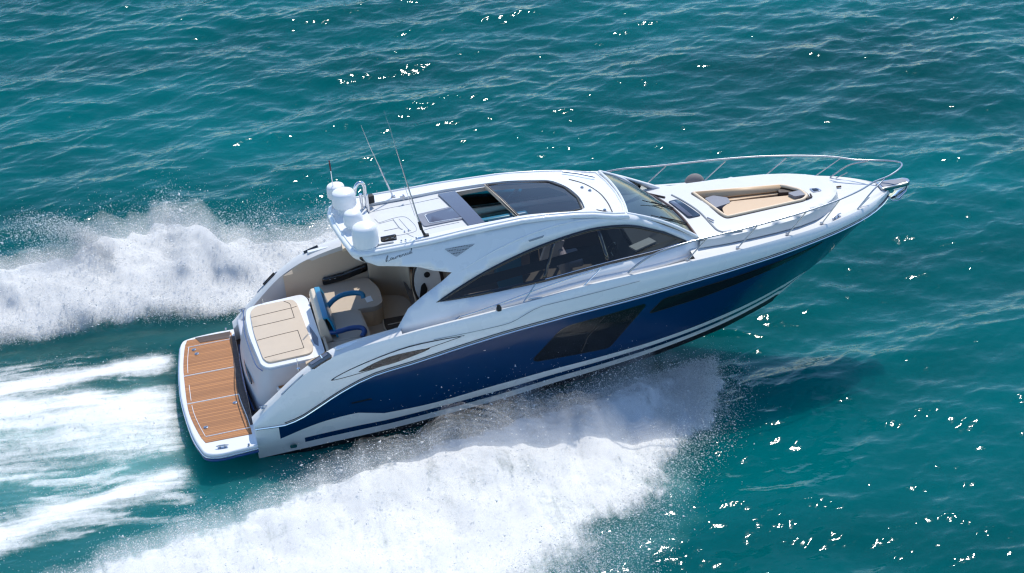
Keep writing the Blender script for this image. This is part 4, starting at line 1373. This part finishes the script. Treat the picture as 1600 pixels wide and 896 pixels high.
MB().tube([(.55, -1.62, .50), (1.38, -1.60, .50)], .010, 5).tube([(xf(y), y, .499) for y in np.linspace(-1.6, -.37, 8)], .010, 5).build('inlay_line', M['white'], PF)
MB().tube([(.48, 1.74, .50), (1.34, 1.76, .50), (1.36, 1.9, .50)], .009, 5).build('inlay_line', M['white'], PF)
# shadows of the transom and port quarter, painted as dark teak strips
ys = np.linspace(-1.5, 1.85, 14)
P = [(xf(y)+.0, y) for y in ys]+[(1.62, y) for y in ys[::-1]]
MB().prism(P, .506, .48).build('painted_shadow', M['teakshade'], PF, smooth=30)
MB().prism([(.66, 2.06), (.74, 1.84), (1.34, 1.80), (1.38, 2.06)], .506, .48).build('painted_shadow', M['teakshade'], PF, smooth=30)
for x, y in ((.58, -1.31), (1.2, -.65), (.60, 1.60), (.64, 1.42)):
    MB().lathe([(.045, 0), (.045, .012), (.02, .018)], (x, y, .499), 16).box((x, y, .518), (.05, .02, .012), rz=.6).build('lifting_ring', M['steel_dark'], PF)
cleat(.82, -2.08, .492, -.1, PF, .9)
for sg in (-1, 1):
    MB().tube([(1.3, sg*2.18, .50), (1.3, sg*2.18, .53)], .02, 8).build('bolt', M['steel_dark'], PF)

# ---- transom module with sun pad
TM = empty('transom_module', Y)
rimP = fillet([(1.70, .62), (1.76, 1.00), (2.02, 1.08), (2.88, 1.16), (2.97, .95), (3.02, -1.18), (2.86, -1.30), (1.92, -1.36), (1.80, -1.20), (1.69, .0)], [.2, .15, .1, .1, .1, .1, .1, .12, .15, .3])
ft = lambda x, y: 1.54
b = MB()
N = len(rimP)
def taper(P, dx, dy, z):
    out = []
    for x, y in P:
        k = max(0, min(1, (2.4-x)/.7))
        kk = max(0, min(1, (x-2.4)/.6))
        out.append((x-dx*k*(1-.15*(y/1.3)**2)+.04*kk, y+(dy if y > 0 else -dy*.2)*max(k, .3), z))
    return out
rows = [taper(rimP, 0, 0, 1.54), taper(inset(rimP, -.02), .0, 0, 1.52), taper(inset(rimP, -.02), .0, 0, 1.46), taper(inset(rimP, -.03), .10, .05, 1.2), taper(inset(rimP, -.03), .18, .1, .9), taper(inset(rimP, -.03), .20, .12, .62), taper(inset(rimP, -.03), .20, .12, .48)]
b.loft([r_+r_[:1] for r_ in rows], mi=0)
b.build('locker_body', M['grayliner'], TM, smooth=40)
V, T = cdt(rimP, [], .3)
MB().prism(rimP, 1.565, 1.50).build('rim', M['white'], TM, smooth=40, bevel=.02)
padP = fillet([(1.81, .78), (1.94, .96), (2.66, .98), (2.74, .80), (2.83, -.94), (2.77, -1.17), (1.95, -1.22), (1.86, -1.05), (1.79, .0)], [.12, .1, .08, .1, .1, .1, .1, .1, .3])
PAD = MB().prism(padP, 1.60, 1.55).build('sun_pad', M['beige'], TM, smooth=50, bevel=.018)
zp = lambda x, y: 1.600
for P in ([(1.81, .55), (2.2, .59), (2.61, .63)], [(2.61, .63), (2.62, .24)], [(2.62, .24), (2.2, .2), (1.80, .17)], [(1.82, -.35), (2.2, -.30), (2.62, -.26)], [(2.62, -.26), (2.65, -.94)], [(2.65, -.94), (2.3, -.98), (1.89, -1.03)], [(2.61, .63), (2.60, .81), (2.5, .95)], [(2.62, .63), (2.72, .66)]):
    seam(P, 'stitching', .006, PAD, zp, 'seam')
MB().prism(fillet([(2.86, -.12), (2.90, -.30), (2.96, -.62), (2.93, -.93), (2.86, -.80), (2.84, -.4)], .04), 1.572, 1.55).build('lid_recess', M['greypad'], TM, bevel=.004)
MB().tube(cat([(1.60, .52, 1.06), (1.545, .0, 1.02), (1.54, -.5, 1.02), (1.57, -.95, 1.04)], 5), [.012]+[.026]*14+[.012], 8).build('vent_slot', M['black'], TM)
MB().tube(cat([(1.70, 1.08, 1.49), (1.645, .6, 1.49), (1.63, 0, 1.49), (1.70, -1.0, 1.49), (1.80, -1.30, 1.49)], 4), .010, 6).build('trim_line', M['bluedeep'], TM)
MB().tube(cat([(1.50, 1.3, .60), (1.45, .6, .58), (1.45, -.4, .58), (1.52, -1.2, .60)], 5), .016, 6).build('trim_line', M['bluedeep'], TM)
MB().tube([(2.10, 1.10, 1.56), (2.10, 1.12, 1.64)], .012, 6).build('socket', M['steel_dark'], TM)
# side passages: steps
for (x0, x1, z) in ((1.62, 1.98, .70), (1.98, 2.55, .95)):
    MB().box(((x0+x1)/2, -1.62, z/2+.22), (x1-x0, .50, z-.44)).build('step', M['grayliner'], TM, bevel=.02)
MB().prism(fillet([(1.66, -1.44), (1.94, -1.44), (1.94, -1.82), (1.66, -1.82)], .05), .716, .69).build('step_tread', M['teak'], TM)
MB().prism(fillet([(2.02, -1.42), (2.52, -1.42), (2.52, -1.84), (2.02, -1.84)], .05), .966, .94).build('step_tread', M['teak'], TM)
# folding teak step ledges on the module's starboard flank
for (x0, x1, z) in ((2.00, 2.55, 1.16), (1.80, 2.06, .90)):
    P = fillet([(x0, -1.28), (x1, -1.20), (x1-.02, -1.05-.40), (x0+.02, -1.50)], .05)
    L = MB().prism(P, z-.02, z-.10).build('ledge', M['white'], TM, bevel=.012)
    MB().prism(inset(P, .03), z-.012, z-.03).build('ledge_tread', M['teak'], L)
MB().tube([(2.45, -1.64, 1.6), (2.45, -1.62, 1.80)], .008, 6).lathe([(.03, 0), (.03, .03)], (2.45, -1.64, 1.58), 10).build('shower_head', M['chrome'], TM)
MB().box((2.2, 1.50, .70), (1.3, .75, .44)).build('port_step', M['grayliner'], TM, bevel=.03)
MB().prism(fillet([(1.7, 1.2), (2.8, 1.2), (2.8, 1.78), (1.7, 1.78)], .06), .936, .91).build('step_tread', M['teak'], TM)
MB().prism(fillet([(2.45, 1.14), (2.88, 1.18), (2.84, 1.46), (2.42, 1.40)], .04), 1.36, 1.22).build('ledge', M['teak'], TM, bevel=.01)
for dz, m_ in ((1.18, 'bluedeep'), (1.10, 'white'), (1.05, 'bluedeep')):
    MB().tube(cat([(1.75, 1.70, dz-.30), (2.0, 1.72, dz-.1), (2.4, 1.73, dz), (2.9, 1.74, dz+.03)], 5), .014, 6).build('pinstripe', M[m_], TM)
# black stern light housings on the quarter caps, white cap plates
for sg in (-1, 1):
    if sg > 0:
        MB().tube([(2.2, 1.98, Zs(2.2)+.04), (2.45, 2.0, Zs(2.45)+.04)], .03, 8).build('cap_slit', M['black'], DECK)
        MB().tube([(3.1, 2.0, Zs(3.1)+.03), (3.4, 2.02, Zs(3.4)+.03)], .035, 8).build('cap_slit', M['black'], DECK)
    LH = empty('stern_light', DECK) if sg < 0 else None
    if LH:
      P = fillet([(2.62, sg*1.83), (3.02, sg*1.86), (3.08, sg*2.10), (2.68, sg*2.07)], .05)
      q = lambda x, y: Zs(x)+.03
      MB().prism(P, q, lambda x, y: Zs(x)-.06).build('housing', M['black'], LH, bevel=.02)
      MB().prism(fillet([(2.66, sg*1.86), (2.99, sg*1.88), (3.01, sg*1.98), (2.69, sg*1.96)], .02), lambda x, y: Zs(x)+.036, lambda x, y: Zs(x)).build('lens', M['greyglass'], LH)
      MB().tube([(2.88, sg*1.86, Zs(2.88)+.036), (2.9, sg*2.0, Zs(2.9)+.036)], .010, 6).build('divider', M['chrome'], LH)
    MB().box((3.38, sg*1.93, Zs(3.38)+.012), (.42, .10, .03), rz=.04*-sg, ry=-.12).build('cap_plate', M['white'], DECK, bevel=.008)
    cleat(1.72, sg*1.86, Zs(1.72)+.005, 0, DECK, .8)
    MB().tube([(2.05, sg*1.98, Zs(2.05)+.02), (2.5, sg*2.02, Zs(2.5)+.02)], .012, 6).build('fairlead', M['steel_dark'], DECK)

# ---- cockpit
CK = empty('cockpit', Y)
MB().box((3.9, 0, .90), (3.0, 3.6, .06)).build('sole', M['beige_d'], CK)
for sg in (-1, 1):
    xs = np.linspace(2.6, 5.2, 14)
    rows = [[(x, sg*(B(x)-.36), Zs(min(x, 4.4))-.02) for x in xs], [(x, sg*(B(x)-.40), 1.75) for x in xs], [(x, sg*(B(x)-.44), 1.3) for x in xs], [(x, sg*(B(x)-.46), .9) for x in xs]]
    LN = MB().loft(rows).build('side_liner', M['beige'], CK, smooth=40)
    dp = fillet([(3.36, 1.30), (3.80, 1.32), (4.30, 1.42), (4.30, 1.60), (3.80, 1.50), (3.36, 1.47)], .05)
    V, T = cdt(dp, [], .2)
    MB().add([(x, sg*(B(x)-.455), z+.08) for x, z in V], T).build('switch_panel', M['black'], LN, solid=.02)
    for xx in (3.52, 3.62):
        MB().lathe([(.02, 0), (.02, .01)], (xx, sg*(B(xx)-.47), 1.48), 10).build('socket', M['pin'], LN)
MB().prism([(3.84, 1.58), (4.24, 1.60), (4.26, 1.86), (3.86, 1.86)], lambda x, y: Zs(x)+.035, lambda x, y: Zs(x)-.03).build('teak_cap', M['tan_l'], CK, bevel=.01)
MB().box((4.03, 1.72, Zs(4.03)+.037), (.28, .02, .01)).build('cap_slot', M['brown'], CK)
# port sofa
SF = empty('port_sofa', CK)
sp_ = fillet([(3.22, 1.70), (4.25, 1.72), (4.42, 1.2), (4.40, .62), (4.25, .50), (3.22, .56)], [.05, .1, .2, .15, .1, .05])
MB().prism(sp_, 1.26, .92).build('base', M['tan'], SF, bevel=.02)
MB().prism(inset(sp_, -.01), 1.37, 1.262).build('seat_cushion', M['beige_d'], SF, bevel=.035, smooth=50)
MB().prism([(4.08, .90), (4.21, .93), (4.23, .72), (4.10, .69)], 1.376, 1.36).build('switch_plate', M['white'], SF)
# aft double seat with blue back and arms
DS = empty('aft_seat', CK)
MB().prism(fillet([(3.06, .42), (3.92, .42), (3.97, -.55), (3.85, -.92), (3.06, -1.0)], [.03, .08, .15, .15, .03]), 1.40, .92).build('base', M['beige'], DS, bevel=.03, smooth=50)
MB().prism(fillet([(3.24, .36), (3.88, .36), (3.92, -.50), (3.84, -.70), (3.24, -.70)], .08), 1.47, 1.38).build('seat_cushion', M['beige_d'], DS, bevel=.03, smooth=50)
MB().loft([[(3.02, .64, 1.40), (3.02, -.62, 1.40)], [(3.0, .64, 1.88), (3.0, -.62, 1.88)], [(3.04, .62, 1.96), (3.04, -.60, 1.96)], [(3.12, .62, 1.96), (3.12, -.60, 1.96)], [(3.24, .64, 1.45), (3.24, -.62, 1.45)]]).add([(3.02, .64, 1.40), (3.0, .64, 1.88), (3.04, .62, 1.96), (3.12, .62, 1.96), (3.24, .64, 1.45)], [(0, 1, 2, 3, 4)]).add([(3.02, -.62, 1.40), (3.0, -.62, 1.88), (3.04, -.60, 1.96), (3.12, -.60, 1.96), (3.24, -.62, 1.45)], [(4, 3, 2, 1, 0)]).build('backrest', M['cream'], DS, smooth=40, bevel=.02)
MB().loft([[(3.11, .61, 1.985), (3.11, -.63, 1.985)], [(3.21, .61, 1.975), (3.21, -.63, 1.975)], [(3.27, .61, 1.86), (3.27, -.63, 1.86)], [(3.36, .61, 1.50), (3.36, -.63, 1.50)]]).build('back_panel', M['blue'], DS, solid=.045, bevel=.012)
def arm(P, name='armrest'):
    return MB().tube(cat(P, 5), .052, 12).build(name, M['blue'], DS, smooth=60)
arm([(3.24, .32, 1.60), (3.42, .44, 1.70), (3.62, .52, 1.74), (3.85, .54, 1.73), (4.0, .50, 1.70), (4.02, .46, 1.62)])
A_ = arm([(3.10, -.52, 1.60), (3.34, -.60, 1.61), (3.62, -.58, 1.62), (3.80, -.62, 1.61), (3.85, -.72, 1.58), (3.78, -.80, 1.52)])
A_.data.materials.clear(); A_.data.materials.append(M['bluedeep'])
MB().prism(fillet([(3.06, -.72), (3.85, -.74), (3.80, -.98), (3.06, -1.02)], .06), 1.48, 1.38).build('side_cushion', M['beige_d'], DS, bevel=.025)
MB().tube(cat([(3.0, .75, 1.2), (3.0, .75, 1.62), (3.04, .72, 1.72), (3.1, .66, 1.74)], 4), .014, 8).build('grab_handle', M['chrome'], DS)
MB().prism([(3.02, 1.1), (3.06, 1.1), (3.10, -1.30), (3.05, -1.34)], 1.58, .9).build('rear_panel', M['beige'], CK, bevel=.01)
MB().box((4.1, -1.15, 1.16), (.30, .5, .52)).build('side_locker', M['cream'], CK, bevel=.05)
# forward bulkhead, curved, and helm pod seen from behind
bk = [(4.32, 1.74), (4.5, 1.66), (4.72, 1.60), (4.93, 1.48), (5.03, 1.25), (5.06, .98)]
bk = cat(bk, 5)
MB().loft([[(x, y, .92) for x, y in bk], [(x, y*.97, 2.2) for x, y in bk], [(x+.05, y*.74, 3.3) for x, y in bk]]).build('forward_bulkhead', M['cream'], CK, smooth=60, solid=.04)
MB().loft([[(5.06, 1.0, .93), (5.02, .42, .93)], [(5.06, 1.0, 1.75), (5.02, .42, 1.35)]]).build('bulkhead_panel', M['tan'], CK, solid=.04)
POD = empty('helm_pod', CK)
P = []
for k in range(28):
    a = 2*math.pi*k/28
    P.append((5.30+.27*math.cos(a), 1.78+.50*math.sin(a)))
rows = []
for dy, s in ((.36, 1.0), (.33, 1.0), (.30, .97), (.29, .6)):
    rows.append([(5.30+(x-5.30)*s, dy, 1.78+(z-1.78)*s) for x, z in P+P[:1]])
b = MB().loft(rows)
b.add([(5.30+(x-5.30)*.6, .29, 1.78+(z-1.78)*.6) for x, z in P], [tuple(range(len(P)))])
b.build('shell', M['white'], POD, smooth=50)
MB().lathe([(.06, 0), (.06, .02), (.03, .03)], (0, 0, 0), 20).build('gauge', M['rubber'], POD).matrix_local = Matrix.Translation((5.30, .29, 1.98)) @ Matrix.Rotation(R(90), 4, 'X')
MB().prism(fillet([(5.10, 1.48), (5.20, 1.44), (5.28, 1.66), (5.24, 1.82), (5.16, 1.76)], .04), .0, -.02).build('door_handle', M['rubber'], POD).matrix_local = Matrix.Translation((0, .275, 0)) @ Matrix.Rotation(R(90), 4, 'X')
MB().tube([(5.30+.29*math.cos(a), .33, 1.78+.53*math.sin(a)) for a in np.linspace(1.2, 4.6, 20)], .022, 8).build('seal', M['brown'], POD)
# companionway steps
CW = empty('companionway', CK)
MB().box((4.62, .28, .945), (.55, .72, .03)).build('well_floor', M['brown'], CW)
MB().tube(cat([(4.36, .60, .965), (4.34, .3, .965), (4.40, -.05, .965)], 4), .016, 6).tube([(4.42, .38, .965), (4.88, .40, .965)], .012, 6).build('edge_trim', M['cream'], CW)

# ---- saloon interior seen through the glass
SA = empty('saloon', Y)
MB().box((7.4, 0, 1.30), (4.9, 3.3, .05)).build('saloon_sole', M['interior'], SA)
for sg in (-1, 1):
    xs = np.linspace(4.3, 10.0, 14)
    MB().loft([[(x, sg*(Wc(x)-.12), Zs(x)-.05) for x in xs], [(x, sg*(Wc(x)-.16), 1.3) for x in xs]]).build('side_lining', M['interior_l'], SA, smooth=40)
MB().loft([[(9.0, -1.3, 2.12), (9.0, 1.3, 2.12)], [(9.2, -1.3, 2.42), (9.2, 1.3, 2.42)], [(9.85, -1.15, 2.44), (9.85, 1.15, 2.44)], [(10.32, -1.0, 2.46), (10.0, 1.0, 2.46)]]).loft([[(9.0, -1.3, 2.12), (9.0, 1.3, 2.12)], [(9.05, -1.3, 1.3), (9.05, 1.3, 1.3)]]).build('dashboard', M['dash'], SA, smooth=30)
MB().box((9.15, -.45, 2.42), (.05, .5, .25), ry=-.5).build('instrument_panel', M['black'], SA, bevel=.01)
tor = MB().tube([(.19*math.cos(a), .19*math.sin(a), 0) for a in np.linspace(0, 2*math.pi, 25)[:-1]], .015, 8, closed=True).tube([(-.19, 0, 0), (.19, 0, 0)], .012, 6).tube([(0, 0, 0), (0, -.19, 0)], .012, 6).build('steering_wheel', M['black'], SA)
tor.matrix_local = Matrix.Translation((8.82, -.55, 2.2)) @ Matrix.Rotation(R(-60), 4, 'Y')
def helm_seat(x, y, m_):
    H = empty('helm_seat', SA)
    MB().box((x, y, 1.85), (.5, .55, .16)).build('seat', m_, H, bevel=.05)
    MB().box((x-.27, y, 2.22), (.14, .55, .75), ry=-.12).build('backrest', m_, H, bevel=.05)
    MB().tube([(x, y, 1.3), (x, y, 1.8)], .08, 12).build('pedestal', M['steel_dark'], H)
helm_seat(8.1, -.75, M['grayliner']); helm_seat(8.1, .1, M['grayliner'])
st_ = empty('saloon_settee', SA)
MB().box((6.6, .98, 1.6), (1.7, .6, .6)).build('seat', M['beige_d'], st_, bevel=.05)
MB().box((7.0, 1.30, 2.1), (1.2, .16, .65)).build('backrest', M['blue'], st_, bevel=.05)
st_ = empty('saloon_settee', SA)
MB().box((6.45, -1.05, 1.6), (1.5, .55, .6)).build('seat', M['beige_d'], st_, bevel=.05)
MB().box((6.45, -1.32, 2.05), (1.5, .14, .5)).build('backrest', M['interior_l'], st_, bevel=.05)
MB().box((6.95, .55, 2.0), (.5, .5, 1.3)).build('galley_cabinet', M['blue'], SA, bevel=.02)
tb = empty('saloon_table', SA)
MB().box((7.7, .75, 2.3), (.8, .5, .05)).build('tabletop', M['wood'], tb, bevel=.015)
MB().tube([(7.7, .75, 1.3), (7.7, .75, 2.28)], .06, 12).build('pedestal', M['chrome'], tb)
MB().box((7.62, -.72, 2.58), (.34, .08, .5), ry=.4).build('white_panel', M['white'], SA, bevel=.01)
MB().box((9.35, -.95, 2.47), (.5, .22, .03), rz=.4).build('chart_sheet', M['white'], SA)
